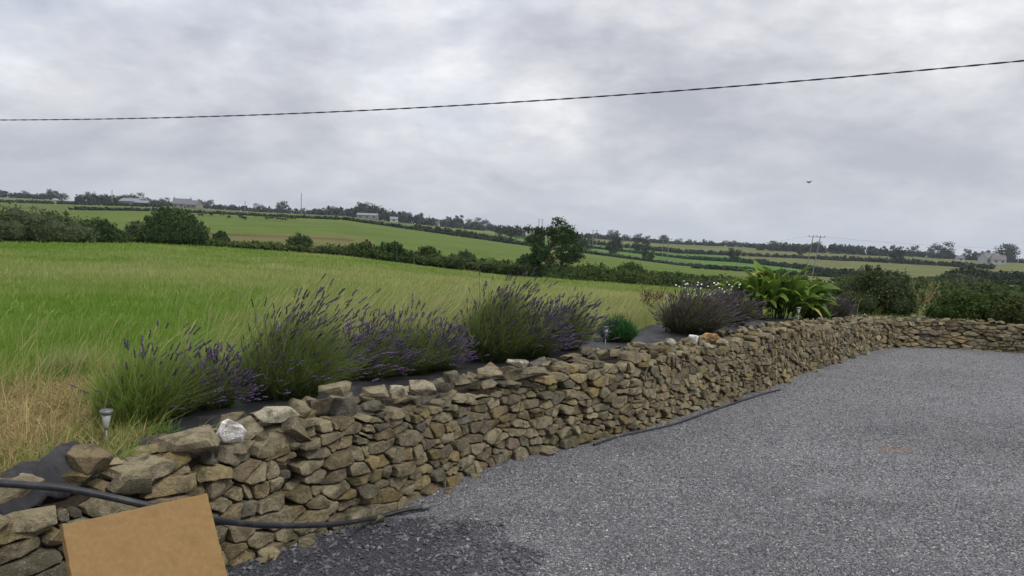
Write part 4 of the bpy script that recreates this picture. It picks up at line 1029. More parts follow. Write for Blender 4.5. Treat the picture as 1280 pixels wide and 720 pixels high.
# ------------------------------------------------------------------ lavender and other bed plants
def lavender(px, py, half, top_py, label, seed, nst=520, flow=.55, wind=.35, col=(.5, .0), lush=1.0, cat='lavender', loz=1.0, purple=.5, flen=1.0, spread=1.0, grey=False):
    LM = M_LAVGREY if grey else M_LAVLEAF; FM = M_FLOWGREY if grey else M_LAVFLOW
    rs = np.random.default_rng(seed); z = .52
    for _ in range(4):
        b = at(px, py, z); z = tz1(b.x, b.y)
    b.z = z; R = hypot(b.x, b.y); Wr = 1.06*half*mpp(b.y); H = 1.13*max(.25, at_r(px, top_py, R).z-z)
    root = empty('lavender_bush', b, label, cat)
    n = int(nst*1.2); a = rs.uniform(0, 6.28, n); q = np.sqrt(rs.uniform(0, 1, n)); th = q*1.08*spread
    Ls = H*rs.uniform(.70, 1.06, n)*(1-.22*q); reach = Wr/(H*.95)
    D = np.stack([np.cos(a)*np.sin(th)*reach*1.0, np.sin(a)*np.sin(th)*min(1, reach)*.85, np.cos(th)], 1)
    B = np.stack([np.cos(a)*q*Wr*.30, np.sin(a)*q*Wr*.22, np.zeros(n)], 1)
    dr = np.array([wind, -.05, 0])+rs.normal(0, 1, (n, 3))*np.array([.16, .13, .05]); drm = dr
    def at_f(f): return B+D*(Ls*f)[:, None]+dr*(Ls*f**2)[:, None]*.8+np.array([0, 0, -.14])*(q*Ls*f**2)[:, None]
    wpx = mpp(b.y)
    def ribbon(fs, wf, wid, sel):
        pts = [at_f(f)[sel] for f in fs]; k = len(pts[0]); az = rs.uniform(0, 6.28, k); o = np.stack([np.cos(az), np.sin(az), np.zeros(k)], 1)*wid[:, None]
        Vv = np.stack([v_ for i, p in enumerate(pts) for v_ in (p-o*wf[i], p+o*wf[i])], 1).reshape(-1, 3)
        m_ = len(fs); kk = 2*m_*np.arange(k)[:, None, None]
        Q = (np.array([[2*i, 2*i+1, 2*i+3, 2*i+2] for i in range(m_-1)])[None]+kk).reshape(-1, 4)
        return Vv, Q, k
    allm = np.ones(n, bool)
    # flower stems
    fl = rs.uniform(0, 1, n) < flow*(1-.75*q*(1-purple))*1.25
    if not fl.any(): fl[:40] = True
    V, Q, k = ribbon([0., .35, .7, 1.], [1, 1, .9, .7], np.full(fl.sum(), max(.0011, wpx*.34)), fl)
    me = mesh_np('flower_stems', V, Q, attrs={'tint': np.repeat(rs.uniform(.2, 1, k), 8), 'dry': np.repeat(rs.uniform(0, .7, k), 8)}); link('flower_stems', me, LM, root)['kind'] = 'stuff'
    # narrow leaves, many short blades up each stem and filling the mound
    m = int(n*9*lush); idx = rs.integers(0, n, m); f = rs.beta(1.4, 1.4, m)*.80
    base_ = B[idx]+D[idx]*(Ls[idx]*f)[:, None]+dr[idx]*(Ls[idx]*f**2)[:, None]*.8
    dv = D[idx]*1.0+dr[idx]*.6+rs.normal(0, .28, (m, 3)); dv /= np.linalg.norm(dv, axis=1)[:, None]; ll = H*rs.uniform(.10, .24, m)
    az = rs.uniform(0, 6.28, m); o = np.stack([np.cos(az), np.sin(az), np.zeros(m)], 1)*max(.0018, wpx*.42)
    V = np.stack([base_-o, base_+o, base_+dv*ll[:, None]], 1).reshape(-1, 3); T = np.arange(3*m).reshape(-1, 3)
    tt = np.clip(rs.uniform(0, 1, m)*.6+f*.5+col[1], 0, 1); dd = np.where(rs.uniform(0, 1, m) < col[0]*.4, rs.uniform(.2, .8, m), 0)
    me = mesh_np('foliage', V, T, attrs={'tint': np.repeat(tt, 3), 'dry': np.repeat(dd, 3)}); link('foliage', me, LM if cat == 'lavender' else M_CONIF, root)['kind'] = 'stuff'
    # twiggy dark heart so the mound is not see-through
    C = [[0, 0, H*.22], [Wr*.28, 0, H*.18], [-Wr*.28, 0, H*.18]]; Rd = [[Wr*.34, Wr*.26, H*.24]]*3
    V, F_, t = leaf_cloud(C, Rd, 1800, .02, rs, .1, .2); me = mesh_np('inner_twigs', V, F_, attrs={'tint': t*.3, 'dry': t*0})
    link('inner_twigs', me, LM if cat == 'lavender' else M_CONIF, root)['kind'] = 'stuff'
    if fl.sum() and cat == 'lavender':
        k = fl.sum(); tip = at_f(1.0)[fl]; pre_ = at_f(.93)[fl]; ax = tip-pre_; ax /= np.linalg.norm(ax, axis=1)[:, None]
        ax = ax+rs.normal(0, .12, ax.shape)
        L_ = rs.uniform(.030, .060, k)*flen*(1+.02*R); Wd = rs.uniform(.0045, .0075, k)*(1+.10*max(0, R-4)/3)
        t1 = np.cross(ax, [0, 1, .2]); t1 /= np.linalg.norm(t1, axis=1)[:, None]; t2 = np.cross(ax, t1)
        rings = [(-.05, .25), (.12, .9), (.32, .55), (.50, 1.0), (.72, .6), (.85, .75)]; Vs = []
        for f_, w_ in rings:
            for c_ in range(4):
                an = c_*pi/2+f_*2; Vs.append(tip+ax*(L_*f_)[:, None]+(t1*cos(an)+t2*sin(an))*(Wd*w_)[:, None])
        Vs.append(tip+ax*(L_*1.05)[:, None]); nv = len(Vs); V = np.stack(Vs, 1).reshape(-1, 3)
        Q = [[r*4+i, r*4+(i+1) % 4, (r+1)*4+(i+1) % 4, (r+1)*4+i] for r in range(len(rings)-1) for i in range(4)]; T = [[(len(rings)-1)*4+i, (len(rings)-1)*4+(i+1) % 4, nv-1] for i in range(4)]
        kk = nv*np.arange(k)[:, None, None]; Q = (np.array(Q)[None]+kk).reshape(-1, 4); T = (np.array(T)[None]+kk).reshape(-1, 3)
        tt = rs.uniform(0, 1, k); dd = np.where(rs.uniform(0, 1, k) < purple*.6, rs.uniform(.2, .9, k), 0)
        me = mesh_np('flower_spikes', V, [Q, T], attrs={'tint': np.repeat(tt, nv), 'dry': np.repeat(dd, nv)}); link('flower_spikes', me, FM, root)['kind'] = 'stuff'
    return root
lavender(192, 524, 78, 418, 'shaggy lavender overgrown with coarse grass beside the near stake light', 1, 420, .28, .30, (.6, .1), purple=.3)
lavender(262, 512, 48, 440, 'small bright purple lavender drooping onto the membrane behind the white stone', 12, 340, .8, .1, purple=1., flen=.7)
lavender(352, 500, 88, 372, 'large green lavender with dark purple spikes leaning right, behind the boulders near the white stone', 2, 820, .42, .42, (.3, .2), lush=1.4, purple=.3)
lavender(452, 478, 52, 400, 'purple-flowering lavender spreading between the two large green lavenders', 13, 520, .85, .25, (.3, .1), purple=.6, flen=.8)
lavender(502, 470, 58, 386, 'bright green lavender with sparse spikes left of the tallest lavender', 3, 560, .36, .3, (.3, .35), lush=1.3, purple=.2)
lavender(548, 466, 34, 405, 'low violet lavender at the left foot of the tallest lavender', 14, 330, .85, .15, purple=1., flen=.8)
lavender(612, 452, 62, 352, 'tallest lavender with a spray of dark spikes against the field', 4, 900, .46, .32, (.6, .15), lush=1.2, purple=.15)
lavender(664, 448, 40, 385, 'half-open lavender with pinkish violet flowers between the tallest and the right one', 15, 480, .8, .2, (.5, 0), purple=.6)
lavender(700, 440, 42, 372, 'airy lavender left of the low green shrub', 5, 620, .6, .3, (.9, .2), purple=.2)
lavender(862, 418, 52, 362, 'greyish mauve lavender hedge plant behind the orange and white stones', 6, 900, .85, .25, (.9, 0), purple=.05, grey=True)
lavender(908, 409, 38, 366, 'grey lavender merging into the foot of the broad-leaved plant', 7, 800, .85, .2, (.7, 0), purple=.05, grey=True)
lavender(1018, 402, 22, 374, 'small green lavender right below the broad-leaved plant', 8, 380, .3, .15, (.2, .2), purple=.1)
lavender(1042, 400, 22, 372, 'small dusky purple lavender, the last one before the wall bends', 9, 420, .9, .15, purple=.3, grey=True)
lavender(1166, 400, 15, 381, 'tiny dark lavender behind the back wall beside the dry stalks', 10, 260, .7, .1, purple=.1)
lavender(1203, 401, 15, 386, 'tiny blue-grey lavender behind the back wall', 11, 260, .1, .1, (.2, .3), purple=.1)
s_ = lavender(771, 430, 28, 390, 'low bright green feathery shrub behind the middle stake light', 16, 900, 0., .0, cat='shrub', lush=1.4); s_.name = 'green_shrub'

def tussock(px, py, half, hgt, n, label, seed, dryk=.15):
    rs = np.random.default_rng(seed); z = .5
    for _ in range(4): b = at(px, py, z); z = tz1(b.x, b.y)
    W_ = half*mpp(b.y); a = rs.uniform(0, 6.28, n); q = np.sqrt(rs.uniform(0, 1, n)); X = b.x+np.cos(a)*q*W_*.6; Y = b.y+np.sin(a)*q*W_*.5
    V, Q, T, t, d = blades((X, Y), hgt*rs.uniform(.5, 1.1, n), rs.uniform(.003, .0065, n), hgt*rs.uniform(.2, .9, n), rs.uniform(0, 1, n), np.clip(rs.normal(dryk, .2, n), 0, 1), rs, wind=(.35, -.05))
    me = mesh_np('grass_tussock', V-np.array((b.x, b.y, z)), [Q, T], attrs={'tint': t, 'dry': d}); o = link('grass_tussock', me, M_GRASS, None, (b.x, b.y, z)); tag(o, label, 'grass tuft', kind=None)
tussock(168, 528, 72, .46, 2200, 'shaggy green grass tuft growing through the near overgrown lavender', 3)
tussock(232, 505, 58, .44, 1100, 'long arching grass tuft between the two nearest lavenders', 4, .2)
tussock(420, 470, 60, .45, 700, 'pale seeding grass tuft behind the purple-flowering lavender', 5, .6)
tussock(90, 470, 60, .30, 900, 'yellow-green grass tuft rising from the straw at the left', 6, .5)
tussock(196, 548, 26, .12, 220, 'small fresh green tuft among the stones beside the near stake light', 7, .05)

def bed_point(px, py):
    z = .52
    for _ in range(4): b = at(px, py, z); z = tz1(b.x, b.y)
    return Vector((b.x, b.y, z))
# broad-leaved plant
def leaf_mesh(seed, L_=.62, W_=.085, droop=1.0):
    rs = np.random.default_rng(seed); n = 9; V = []; 
    for i in range(n+1):
        f = i/n; x = L_*(f-.10*f*f); z = L_*(.62*f-droop*.62*f**2.2); w_ = W_*math.sin(pi*min(1, (f*.93+.07))**.85)**.8*(1.0 if i < n else .02)+.002
        tw = .25*math.sin(f*3+seed)
        for s_, dz in ((-1, .16), (-.5, .04), (0, -.05), (.5, .04), (1, .16)): V.append((x, s_*w_+tw*f*.03, z+abs(s_)*w_*.35+dz*w_*.3+s_*tw*w_*.6+.008*math.sin(f*14+s_*2+seed)))
    Fc = [(i*5+j, (i+1)*5+j, (i+1)*5+j+1, i*5+j+1) for i in range(n) for j in range(4)]
    ys = rs.uniform(0, 1)
    V = np.array(V); f = np.repeat(np.arange(n+1)/n, 5)
    return V, np.array(Fc), np.clip(.3+ys*.5+.2*np.tile([1, .5, 0, .5, 1], n+1), 0, 1), np.where(f > .7, (f-.7)*1.6*(ys > .8), 0)
def build_big():
    rs = np.random.default_rng(4); b = bed_point(968, 400); root = empty('broad_leaved_plant', b, 'large clump of arching glossy green leaves, some yellowing, near the wall bend', 'plant')
    meshes = []
    for k in range(8):
        V, Fq, t, d = leaf_mesh(k, rs.uniform(.40, .60), rs.uniform(.045, .08), rs.uniform(.6, 1.25)); meshes.append(mesh_np('leaf', V, Fq, attrs={'tint': t, 'dry': d}, smooth=True))
    V, Fq, t, d = leaf_mesh(9, .6, .07, 1.3); meshes.append(mesh_np('leaf', V, Fq, attrs={'tint': t, 'dry': np.full(len(V), .75)}, smooth=True))
    for m_ in meshes: m_.materials.append(M_BIGLEAF)
    for i in range(240):
        k = 8 if rs.uniform() < .04 else int(rs.integers(0, 8)); a = rs.uniform(0, 6.28); q = rs.uniform(0, 1)**.7
        o = link('leaf', meshes[k], None, root, (cos(a)*q*.66, sin(a)*q*.38, rs.uniform(.10, .62)*(1.1-q*.45)))
        o.rotation_euler = (rs.normal(0, .25), -rs.uniform(-.15, 1.05)*(1-q*.4), a+rs.normal(0, .5)); s = rs.uniform(.75, 1.08); o.scale = (s, s, s)
    st = MB()
    for i in range(16):
        a = rs.uniform(0, 6.28); r_ = rs.uniform(0, .35); h = rs.uniform(.5, .95); st.tube([(cos(a)*r_*.6, sin(a)*r_*.6, 0), (cos(a)*r_, sin(a)*r_, h*.6), (cos(a)*r_*1.2+.03, sin(a)*r_*1.1, h)], [.012, .009, .006], 5)
    st.build('stems', M_CONIF, root)
build_big()
# white flowers
def build_white():
    rs = np.random.default_rng(6); b = bed_point(885, 408); b = Vector((b.x+.15, b.y+.55, b.z)); b.z = tz1(b.x, b.y)
    root = empty('white_flower_clump', b, 'loose clump of small white flowers on thin stems behind the grey lavender', 'flowers')
    st = MB()
    for i in range(46):
        tx, tz_ = rs.uniform(-.45, .42), rs.uniform(.36, .58); ty = rs.uniform(-.25, .25)
        st.tube([(tx*.5, ty*.5, 0), (tx*.85, ty*.8, tz_*.6), (tx, ty, tz_)], [.004, .003, .0022], 4, False)
        m_ = MB(); R_ = rs.uniform(.008, .015); til = Matrix.Rotation(rs.uniform(.3, 1.4), 3, 'X')
        for k in range(6):
            a = k*pi/3; d = til @ Vector((cos(a), sin(a), .15)); e = til @ Vector((-sin(a), cos(a), 0)); c_ = til @ Vector((0, 0, -.02))
            m_.add([c_*R_, d*R_*.7+e*R_*.35, d*R_*1.05, d*R_*.7-e*R_*.35], [(0, 1, 2, 3)])
        m_.build('flower', M_PETAL, root).location = (tx, ty, tz_)
    st.build('stems', M_CONIF, root)
build_white()
def twiggy(name, px, py, top_py, half, label, cat, m, seed, n=18, seeds=True):
    rs = np.random.default_rng(seed); b = bed_point(px, py); R = hypot(b.x, b.y); H = at_r(px, top_py, R).z-b.z; Wr = half*mpp(R)
    root = empty(name, b, label, cat); st = MB(); V, F_, T = [], [], []
    tips = []
    for i in range(n):
        a = rs.uniform(0, 6.28); r_ = Wr*math.sqrt(rs.uniform(0, 1)); h = H*rs.uniform(.6, 1.0); e = Vector((cos(a)*r_, sin(a)*r_*.6, h)); st.tube([(cos(a)*r_*.2, sin(a)*r_*.2, 0), (cos(a)*r_*.55, sin(a)*r_*.4, h*.55), e], [.006, .005, .003], 4, False)
        for j in range(6):
            f = rs.uniform(.4, 1.0); p = Vector((cos(a)*r_*f, sin(a)*r_*.6*f, h*f)); q = p+Vector((rs.normal(0, .05), rs.normal(0, .05), rs.uniform(.01, .09)))
            st.tube([p, q], [.003, .002], 3, False); tips.append(q)
    st.build('stems', m, root)
    C = np.array(tips); V, F_, t = leaf_cloud(C, np.full((len(C), 3), .03), len(C)*9, .011, rs, .1, .0)
    link('seed_heads', mesh_np('seed_heads', V, F_, attrs={'tint': t, 'dry': t*0+(1 if m is M_DRYSTEM else 0)*.0}), M_REDSTEM if m is not M_DRYSTEM else M_STRAW, root)['kind'] = 'stuff'
    return root
twiggy('dock_plant', 818, 402, 362, 24, 'reddish brown dock gone to seed at the field edge left of the grey lavender', 'plant', M_REDSTEM, 3, 20)
twiggy('dry_stalks', 1150, 398, 350, 20, 'bare straw-coloured dead stalks standing up behind the back wall', 'plant', M_DRYSTEM, 4, 16)
twiggy('dock_plant', 1265, 400, 384, 60, 'low reddish seeding weeds along the back wall at the right edge', 'plant', M_REDSTEM, 5, 30)
# a loose pale boulder and a few stones on the membrane
def loose_rock(px, py, L_, D_, H_, a, h, label, k):
    b = bed_point(px, py); rs = np.random.default_rng(k); V, Fc = rock((L_, D_, H_), (.05, .1, .3*k), (0, 0, H_*.35), rs, k % 16)
    me = mesh_np('loose_stone', V, Fc, attrs={'tint': np.full(len(V), a), 'hue': np.full(len(V), h)}, smooth=True); me.set_sharp_from_angle(angle=radians(24)); o = link('loose_stone', me, M_STONE, None, b); tag(o, label, 'stone')
loose_rock(804, 404, .24, .2, .17, .9, .955, 'pale angular boulder lying on the bed between the green shrub and the grey lavender', 3)
loose_rock(1062, 397, .22, .14, .09, .9, .95, 'pale flat stone lying on the bed just before the wall bend', 5)

# ------------------------------------------------------------------ stake lights
M_STEEL = simple('brushed_steel', (.20, .20, .20), .5, .15, 8, .5, .5); M_LENS = simple('frosted_lens', (.30, .31, .30), .25, .1, 10, .5); M_CELL = simple('solar_cell', (.10, .11, .14), .2, .1, 10, .6)
def stake_light(px, top_py, bot_py, label):
    b = bed_point(px, bot_py); R = hypot(b.x, b.y); H = max(.12, at_r(px, top_py, R).z-b.z); root = empty('stake_light', b, label, 'garden light', 'solar stake lights on the bed'); k = .024
    MB().tube([(0, 0, -.1), (0, 0, H-.085)], .005, 8).build('stake', M_STEEL, root, True)
    MB().tube([(0, 0, H-.10), (0, 0, H-.085), (0, 0, H-.02)], [k*.30, k*.45, k*1.0], 14).build('lens', M_LENS, root, True)
    MB().tube([(0, 0, H-.022), (0, 0, H-.016), (0, 0, H-.004), (0, 0, H)], [k*1.15, k*1.3, k*1.3, k*1.1], 16).build('cap', M_STEEL, root, True)
    MB().tube([(0, 0, H+.0005), (0, 0, H+.003)], k*.95, 16).build('solar_panel', M_CELL, root, True)
stake_light(133, 512, 560, 'steel solar stake light standing in the straw by the near overgrown lavender')
stake_light(756, 408, 442, 'small solar stake light at the wall top in front of the low green shrub')
stake_light(997, 384, 411, 'small solar stake light at the wall top under the broad-leaved plant')

# ------------------------------------------------------------------ board and pipe at the near end
def board_mat():
    m, t, b = mat('weathered_tan_board', .85, .2); p = objpos(t)
    n1 = noise(t, p, 2.2, 5, .6, .6); n2 = noise(t, p, 60, 4, .7); n3 = noise(t, p, 12, 5, .6)
    c = mixc(t, n1, (.205, .125, .050), (.280, .180, .080)); c = mixc(t, ramp(t, n3, [(.55, 0.0), (.75, .6)]), c, (.16, .10, .045))
    s = t.nodes.new('ShaderNodeVectorMath'); s.operation = 'SCALE'; t.links.new(c, s.inputs[0]); t.links.new(math_n(t, 'ADD', math_n(t, 'MULTIPLY', n2, .5), .75), s.inputs['Scale'])
    t.links.new(s.outputs[0], b.inputs['Base Color']); bump(t, b, n2, .35, .003); return m
def build_board():
    # corners from the photograph on a plane leaning on the wall
    depth = 2.55
    tl = at_r(80, 655, 1); p0, nn, H = wall_at(wall_s_of(200))
    def on_plane(px, py, R): return at_r(px, py, R)
    TL = on_plane(78, 656, 2.55); TR = on_plane(259, 616, 2.72)
    BR = Vector((TR.x+.075, TR.y-.18, 0)); 
    u_ = (TR-TL); Wd = u_.length; u_.normalize()
    tgt = on_plane(276, 735, 2.56); dn = (tgt-TR); dn = dn-u_*dn.dot(u_); dn.normalize(); nrm = u_.cross(dn).normalized()
    if nrm.y > 0: nrm = -nrm
    Hh = Wd*1.02; th = .03; b = MB(); nu, nv = 26, 26
    V = []
    for sd_k in (0, 1):
        for i in range(nv+1):
            for j in range(nu+1):
                f, g_ = j/nu, i/nv; p = TL+u_*Wd*f+dn*Hh*g_+nrm*(-th*sd_k)+nrm*(.006*math.sin(f*2.6)*sin(g_*2))
                e = .0015*mnoise.noise(Vector((f*18, g_*18, 0))); 
                if i in (0,): p = p+dn*abs(mnoise.noise(Vector((f*20, 1, 0))))*.004
                if j in (0, nu): p = p+u_*mnoise.noise(Vector((g_*20, 3, j)))*.003
                V.append(p+nrm*e)
    m1 = (nu+1)*(nv+1); Fc = []
    for i in range(nv):
        for j in range(nu):
            a = i*(nu+1)+j; Fc.append((a, a+1, a+nu+2, a+nu+1)); Fc.append((m1+a, m1+a+nu+1, m1+a+nu+2, m1+a+1))
    for j in range(nu): Fc.append((j, m1+j, m1+j+1, j+1)); a = nv*(nu+1)+j; Fc.append((a, a+1, m1+a+1, m1+a))
    for i in range(nv): a = i*(nu+1); Fc.append((a, a+nu+1, m1+a+nu+1, m1+a)); a += nu; Fc.append((a, m1+a, m1+a+nu+1, a+nu+1))
    b.add(V, Fc); bm_c = sum((Vector(v_) for v_ in V), Vector())/len(V)
    o = b.build('tan_board', board_mat(), None, False, bm_c); bv = o.modifiers.new('edge', 'BEVEL'); bv.width = .002; bv.segments = 2; bv.limit_method = 'ANGLE'
    tag(o, 'square tan board leaning against the near left end of the stone wall', 'board')
build_board()
def pipe_mat():
    m, t, b = mat('dusty_black_pipe', .5, .4); p = worldpos(t)
    c = mixc(t, ramp(t, noise(t, p, 9, 5, .7), [(.5, 0.0), (.8, .6)]), (.014, .015, .018), (.10, .10, .10)); t.links.new(c, b.inputs['Base Color']); bump(t, b, noise(t, p, 25, 4), .3, .004); return m
def catmull(P, k=8):
    P = [P[0]*2-P[1]]+P+[P[-1]*2-P[-2]]; out = []
    for i in range(1, len(P)-2):
        for j in range(k):
            t = j/k; a, b, c, d = P[i-1:i+3]; out.append(.5*((2*b)+(c-a)*t+(2*a-5*b+4*c-d)*t*t+(3*b-a-3*c+d)*t**3))
    return out+[P[-2]]
def build_pipe():
    pts = [at_r(-60, 600, 2.95), at_r(0, 604, 2.90), at_r(90, 612, 2.86), at_r(185, 632, 2.84), at_r(262, 648, 2.90), at_r(300, 654, 3.05), at_r(350, 657, 3.25), at_r(420, 655, 3.62), at(470, 647, .025), at(505, 638, .022), at(528, 634, .02)]
    P = catmull(pts); M_P = pipe_mat(); root = empty('water_pipe', P[0], 'black plastic pipe running over the left wall end and behind the tan board', 'pipe')
    MB().tube([p-P[0] for p in P], .0125, 12).build('tube', M_P, root, True)
    e = P[-1]-P[-3]; e.normalize(); MB().tube([P[-1]-P[0]-e*.01, P[-1]-P[0]+e*.03, P[-1]-P[0]+e*.06], [.0165, .016, .009], 10).build('end_cap', simple('worn_grey_plastic', (.12, .12, .12), .6, .3), root, True)
    # thin irrigation line half buried along the wall foot
    pts = []
    for px, py in [(742, 556), (770, 547), (800, 540), (840, 531), (880, 517), (920, 503), (955, 492), (975, 487)]:
        q = at(px, py, .012); pts.append(q)
    P = catmull(pts); o = MB().tube(P, .010, 8).build('irrigation_hose', M_P, None, True); tag(o, 'thin black hose lying along the wall foot on the gravel', 'hose')
build_pipe()

# ------------------------------------------------------------------ far things: buildings, cows, poles
def house(px, R, L_, D_, Hh, rise, rz, label, wall, roof, cat='house', win=3, chimney=True, name='farmhouse', dz=0):
    g = ground(px, R); root = empty(name, (g.x, g.y, g.z+dz), label, cat, rz=rz)
    MB().box((0, 0, Hh/2), (L_, D_, Hh)).add([(-L_/2, -D_/2, Hh), (-L_/2, D_/2, Hh), (-L_/2, 0, Hh+rise), (L_/2, -D_/2, Hh), (L_/2, D_/2, Hh), (L_/2, 0, Hh+rise)], [(0, 2, 1), (3, 4, 5)]).build('wall', wall, root)
    e = .4; t = .25; r_ = MB()
    for s in (-1, 1):
        V = [(-L_/2-e, s*(D_/2+e), Hh-e*rise/(D_/2)+.02), (L_/2+e, s*(D_/2+e), Hh-e*rise/(D_/2)+.02), (L_/2+e, 0, Hh+rise+.02), (-L_/2-e, 0, Hh+rise+.02)]
        V += [(x, y, z+t) for x, y, z in V]; r_.add(V, [(0, 1, 2, 3), (4, 7, 6, 5), (0, 4, 5, 1), (1, 5, 6, 2), (2, 6, 7, 3), (3, 7, 4, 0)])
    rf = r_.build('roof', roof, root)
    for i in range(win):
        x = -L_/2+L_*(i+.5)/win; MB().box((x, -D_/2-.03, Hh*.55), (L_/win*.35, .1, Hh*.4)).build('window', M_WIN, root)
    if chimney:
        for s in (-1, 1): MB().box((s*(L_/2-.6), 0, Hh+rise+.5), (.8, .8, 1.8)).build('chimney', M_STONEW, rf)
    return root
house(165, 640, 15, 9, 3.4, 2.2, -.15, 'long low grey barn with a sheet roof in front of the left farm wood', M_STONEW, M_SHEET, 'barn', 3, False, 'barn')
house(178, 630, 9, 7, 2.6, 1.6, .2, 'small shed at the right end of the left farm barn', M_STONEW, M_SHEET, 'shed', 1, False, 'shed')
house(228, 700, 14, 9, 3.4, 4.2, .25, 'grey slate-roofed farmhouse on the left skyline above the cow pasture', M_STONEW, M_ROOF, win=3)
house(243, 690, 10, 9, 3.0, 3.6, -.3, 'second slate-roofed farm building right beside the left skyline farmhouse', M_STONEW, M_ROOF, win=2, chimney=False)
house(459, 770, 20, 9, 4, 1.8, .05, 'pale sheet-roofed barn at the foot of the hill wood', M_STONEW, M_SHEET, 'barn', 3, False, 'barn')
house(492, 740, 7, 5, 3, 1.8, .1, 'tiny white cottage gable among trees right of the hill wood barn', M_WHITE, M_SHEET, 'cottage', 1, False, 'cottage')
house(545, 800, 7, 6, 3.4, 2, .1, 'tiny white building in the trees left of the round skyline tree', M_WHITE, M_ROOF, 'cottage', 1, False, 'cottage')
house(657, 760, 15, 8, 4.2, 3, .15, 'white house with a brown roof just left of the ash tree top', M_WHITE, M_ROOFB, win=4)
house(1238, 780, 16, 10, 4.5, 4.5, .2, 'pale house with a brown roof on the far right skyline between two trees', M_WHITE, M_ROOFB, win=4)
house(1248, 770, 10, 8, 4.0, 3.5, -.3, 'pale extension at the right of the far right skyline house', M_WHITE, M_ROOFB, win=2)
house(1200, 800, 6, 5, 3.0, 2.0, -.1, 'small white outbuilding left of the far right house', M_WHITE, M_ROOF, 'cottage', 1, False, 'cottage')

def build_cow():
    me = bpy.data.meshes.new('cow_skel'); V = [(0, 0, 1.05), (.35, 0, 1.08), (.75, 0, 1.15), (-.4, 0, 1.08), (-.75, 0, 1.15), (1.05, 0, 1.25), (1.3, 0, 1.15), (1.5, 0, .98)]; E = [(0, 1), (1, 2), (0, 3), (3, 4), (2, 5), (5, 6), (6, 7)]
    R_ = [.38, .38, .33, .37, .30, .20, .15, .09]
    for x, i0 in ((.68, 2), (-.68, 4)):
        for s in (-1, 1):
            n = len(V); V += [(x, s*.2, .75), (x+(.04 if x > 0 else -.10), s*.2, .42), (x, s*.2, .04)]; R_ += [.13, .07, .06]; E += [(i0, n), (n, n+1), (n+1, n+2)]
    n = len(V); V += [(-.98, 0, 1.2), (-1.08, 0, .7)]; R_ += [.05, .03]; E += [(4, n), (n, n+1)]
    for s in (-1, 1): n = len(V); V += [(1.22, s*.2, 1.27)]; R_ += [.04]; E += [(6, n)]
    me.from_pydata(V, E, []); o = bpy.data.objects.new('cow', me); COL.objects.link(o)
    sk = o.modifiers.new('skin', 'SKIN'); sv = me.skin_vertices[0].data
    for i, r_ in enumerate(R_): sv[i].radius = (r_*(.8 if r_ > .3 else 1), r_)
    sv[0].use_root = True; o.modifiers.new('sub', 'SUBSURF').levels = 1; o.modifiers['sub'].render_levels = 1
    dg = bpy.context.evaluated_depsgraph_get(); m2 = bpy.data.meshes.new_from_object(o.evaluated_get(dg)); o.modifiers.clear(); o.data = m2; m2.name = 'cow'; m2.materials.clear(); m2.materials.append(M_COW); return o
cow = build_cow(); first = True
for px, R in [(251, 330), (255, 331), (264, 332), (277, 325), (278, 333), (286, 322), (301, 315), (304, 316), (306, 303), (320, 330), (328, 330), (333, 328), (339, 330), (348, 318), (355, 330), (361, 322), (367, 312), (740, 392), (747, 390), (755, 385)]:
    o = cow if first else cow.copy()
    if not first: COL.objects.link(o)
    first = False; o.location = ground(px, R*(random.uniform(.80, .97) if px < 500 else .9)); o.scale = (.8,)*3; o.rotation_euler = (0, 0, random.choice([0, pi])+random.uniform(-.7, .7)); left = px < 500
    tag(o, 'small black cow grazing in the pasture below the left skyline farm' if left else 'tiny cattle grazing beside the hedge just right of the ash tree', 'cow', 'black cows grazing the far pasture' if left else 'cattle by the hedge right of the ash tree')

def pole(px, R, H, label, cat='pole', twin=0, arms=True, lean=0.0, group=None, dx=None):
    g = ground(px, R); root = empty('utility_pole', g, label, 'utility pole', group)
    b = MB()
    xs = [0] if not twin else [-twin/2, twin/2]
    top = lean*H
    for i, x in enumerate(xs): MB().tube([(x, 0, -1), (x+top, 0, H)], [.16*max(1, R/330), .13*max(1, R/330)], 8).build('post', M_POLE, root)
    if arms:
        w_ = (twin or 0)/2+1.5; MB().box((top, 0, H-.5), (w_*2, .12, .14)).build('crossarm', M_POLE, root)
        for x in (-w_+.2, 0, w_-.2): MB().tube([(x+top, 0, H-.4), (x+top, 0, H+.05)], .08, 6).build('insulator', M_METALD, root)
    return root
pole(376, 560, 15, 'single pale pole standing above the cow pasture on the skyline', arms=False)
pole(675, 900, 19, 'far twin pole just above the ash tree on the skyline', twin=4)
pole(743, 620, 12, 'small twin pole with a crossarm right of the ash tree', twin=3)
pole(783, 500, 10.5, 'twin pole with crossarm in the upper bright green field', twin=4.4)
pole(832, 350, 11.5, 'tall thin twin pole with crossarm at the end of the low hedge', twin=2.6)
o_ = pole(1012, 250, 12.5, 'largest leaning twin pole with crossarm above the broad-leaved plant', twin=2.2, lean=.16)
pole(118, 900, 12, 'tiny pole on the left skyline beside the farm wood', arms=False); pole(140, 620, 11, 'tiny pole in front of the left farm wood', arms=False)
pole(536, 900, 12, 'tiny pole on the skyline right of the hill wood', arms=False)
pole(306, 700, 9, 'tiny pole against the skyline belt right of the farmhouses', arms=False)
def wire(a, b, sag, r, name, label):
    P = []
    for i in range(41): t = i/40; p = a.lerp(b, t); p.z -= sag*4*t*(1-t); P.append(p)
    o = MB().tube(P, r, 5).build(name, M_CABLE, None); tag(o, label, 'wire'); return o
a = at_r(1018, 295, 250); wire(a, at_r(1500, 306, 420), 3.0, .020, 'power_line', 'thin power line running right from the largest leaning pole')
wire(at_r(1010, 295, 250), at_r(834, 297, 350), 3.0, .016, 'power_line', 'thin power line running left from the largest leaning pole to the next pole')
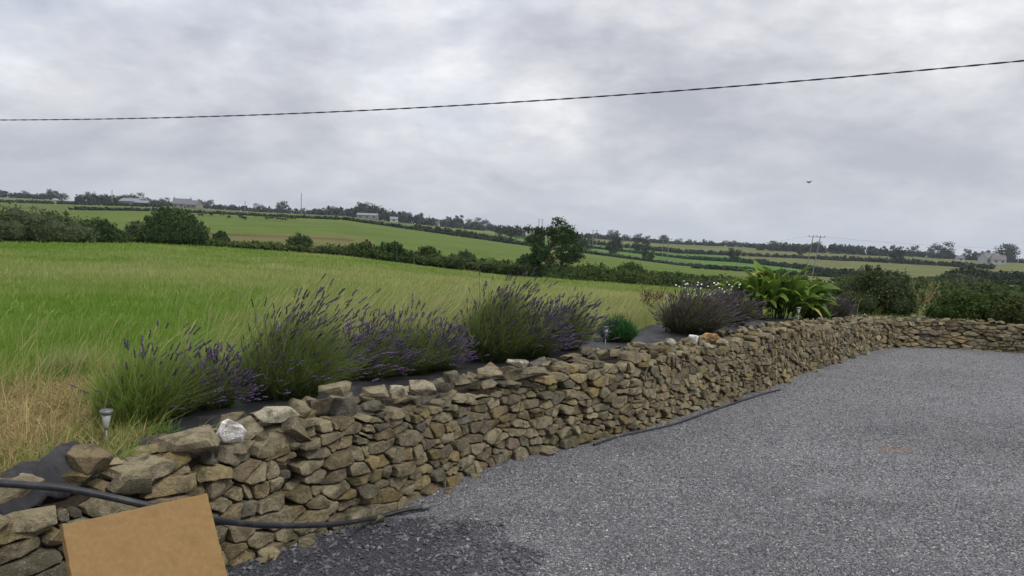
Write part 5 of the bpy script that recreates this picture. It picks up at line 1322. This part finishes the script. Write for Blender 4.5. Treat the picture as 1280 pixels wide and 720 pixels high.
# near overhead cable: two cores twisted round each other
def build_cable():
    n = 900; K = [(-140, 149.5), (0, 149.5), (300, 145), (640, 127.5), (960, 104.5), (1280, 76), (1420, 62)]
    co = np.polyfit([k[0] for k in K], [k[1] for k in K], 3); A_, B_ = at_r(-140, 149, 22.0), at_r(1420, 62, 12.5); P = []
    for i in range(n+1):
        l = A_.lerp(B_, i/n); px = 640.0
        for _ in range(6):                                   # column of this plan point, then the cable's height there
            py = float(np.polyval(co, px)); d = ray(px, py); e = atan2(d.x, d.y)-atan2(l.x, l.y); px -= e*F*1.1
        d = ray(px, float(np.polyval(co, px))); l.z = EYE+d.z*hypot(l.x, l.y)/hypot(d.x, d.y); P.append(l)
    root = empty('overhead_cable', P[0], 'black twisted overhead cable crossing the whole sky from left to right', 'cable')
    for k in (0, pi):
        Q = []
        for i, p in enumerate(P):
            d = (P[min(i+1, n)]-P[max(i-1, 0)]).normalized(); s1 = d.cross(Vector((0, 0, 1))).normalized(); s2 = s1.cross(d); an = i*2*pi/22+k
            Q.append(p-P[0]+(s1*cos(an)+s2*sin(an))*.0062)
        MB().tube(Q, .0064, 5).build('core', M_CABLE, root)
build_cable()
def build_bird():
    c = at_r(1011, 228, 60); m_ = MB(); m_.tube([(-.22, 0, 0), (-.1, 0, .01), (.05, 0, .02), (.16, 0, .02), (.22, 0, .01)], [.01, .05, .06, .035, .008], 6)
    for s in (-1, 1): m_.add([(-.05, 0, .03), (.1, 0, .03), (.06, s*.25, .12), (-.04, s*.45, .05), (-.06, s*.22, .10)], [(0, 1, 2, 4), (2, 3, 4)])
    o = m_.build('bird', M_BIRD, None); o.location = c; o.rotation_euler = (0, 0, .5); tag(o, 'tiny dark bird flying in the cloudy sky above the leaning poles', 'bird')
build_bird()

# ------------------------------------------------------------------ air
hz = MB().box((0, 0, -8), (6900, 6900, 200)).mesh('haze'); hm = bpy.data.materials.new('moist_air'); hm.use_nodes = True; ht = hm.node_tree; ht.nodes.clear()
pv = ht.nodes.new('ShaderNodeVolumePrincipled'); pv.inputs['Density'].default_value = .00013; pv.inputs['Color'].default_value = (.80, .88, 1, 1); pv.inputs['Anisotropy'].default_value = .2
oo = ht.nodes.new('ShaderNodeOutputMaterial'); ht.links.new(pv.outputs[0], oo.inputs['Volume'])
tag(link('haze', hz, hm), kind='stuff')
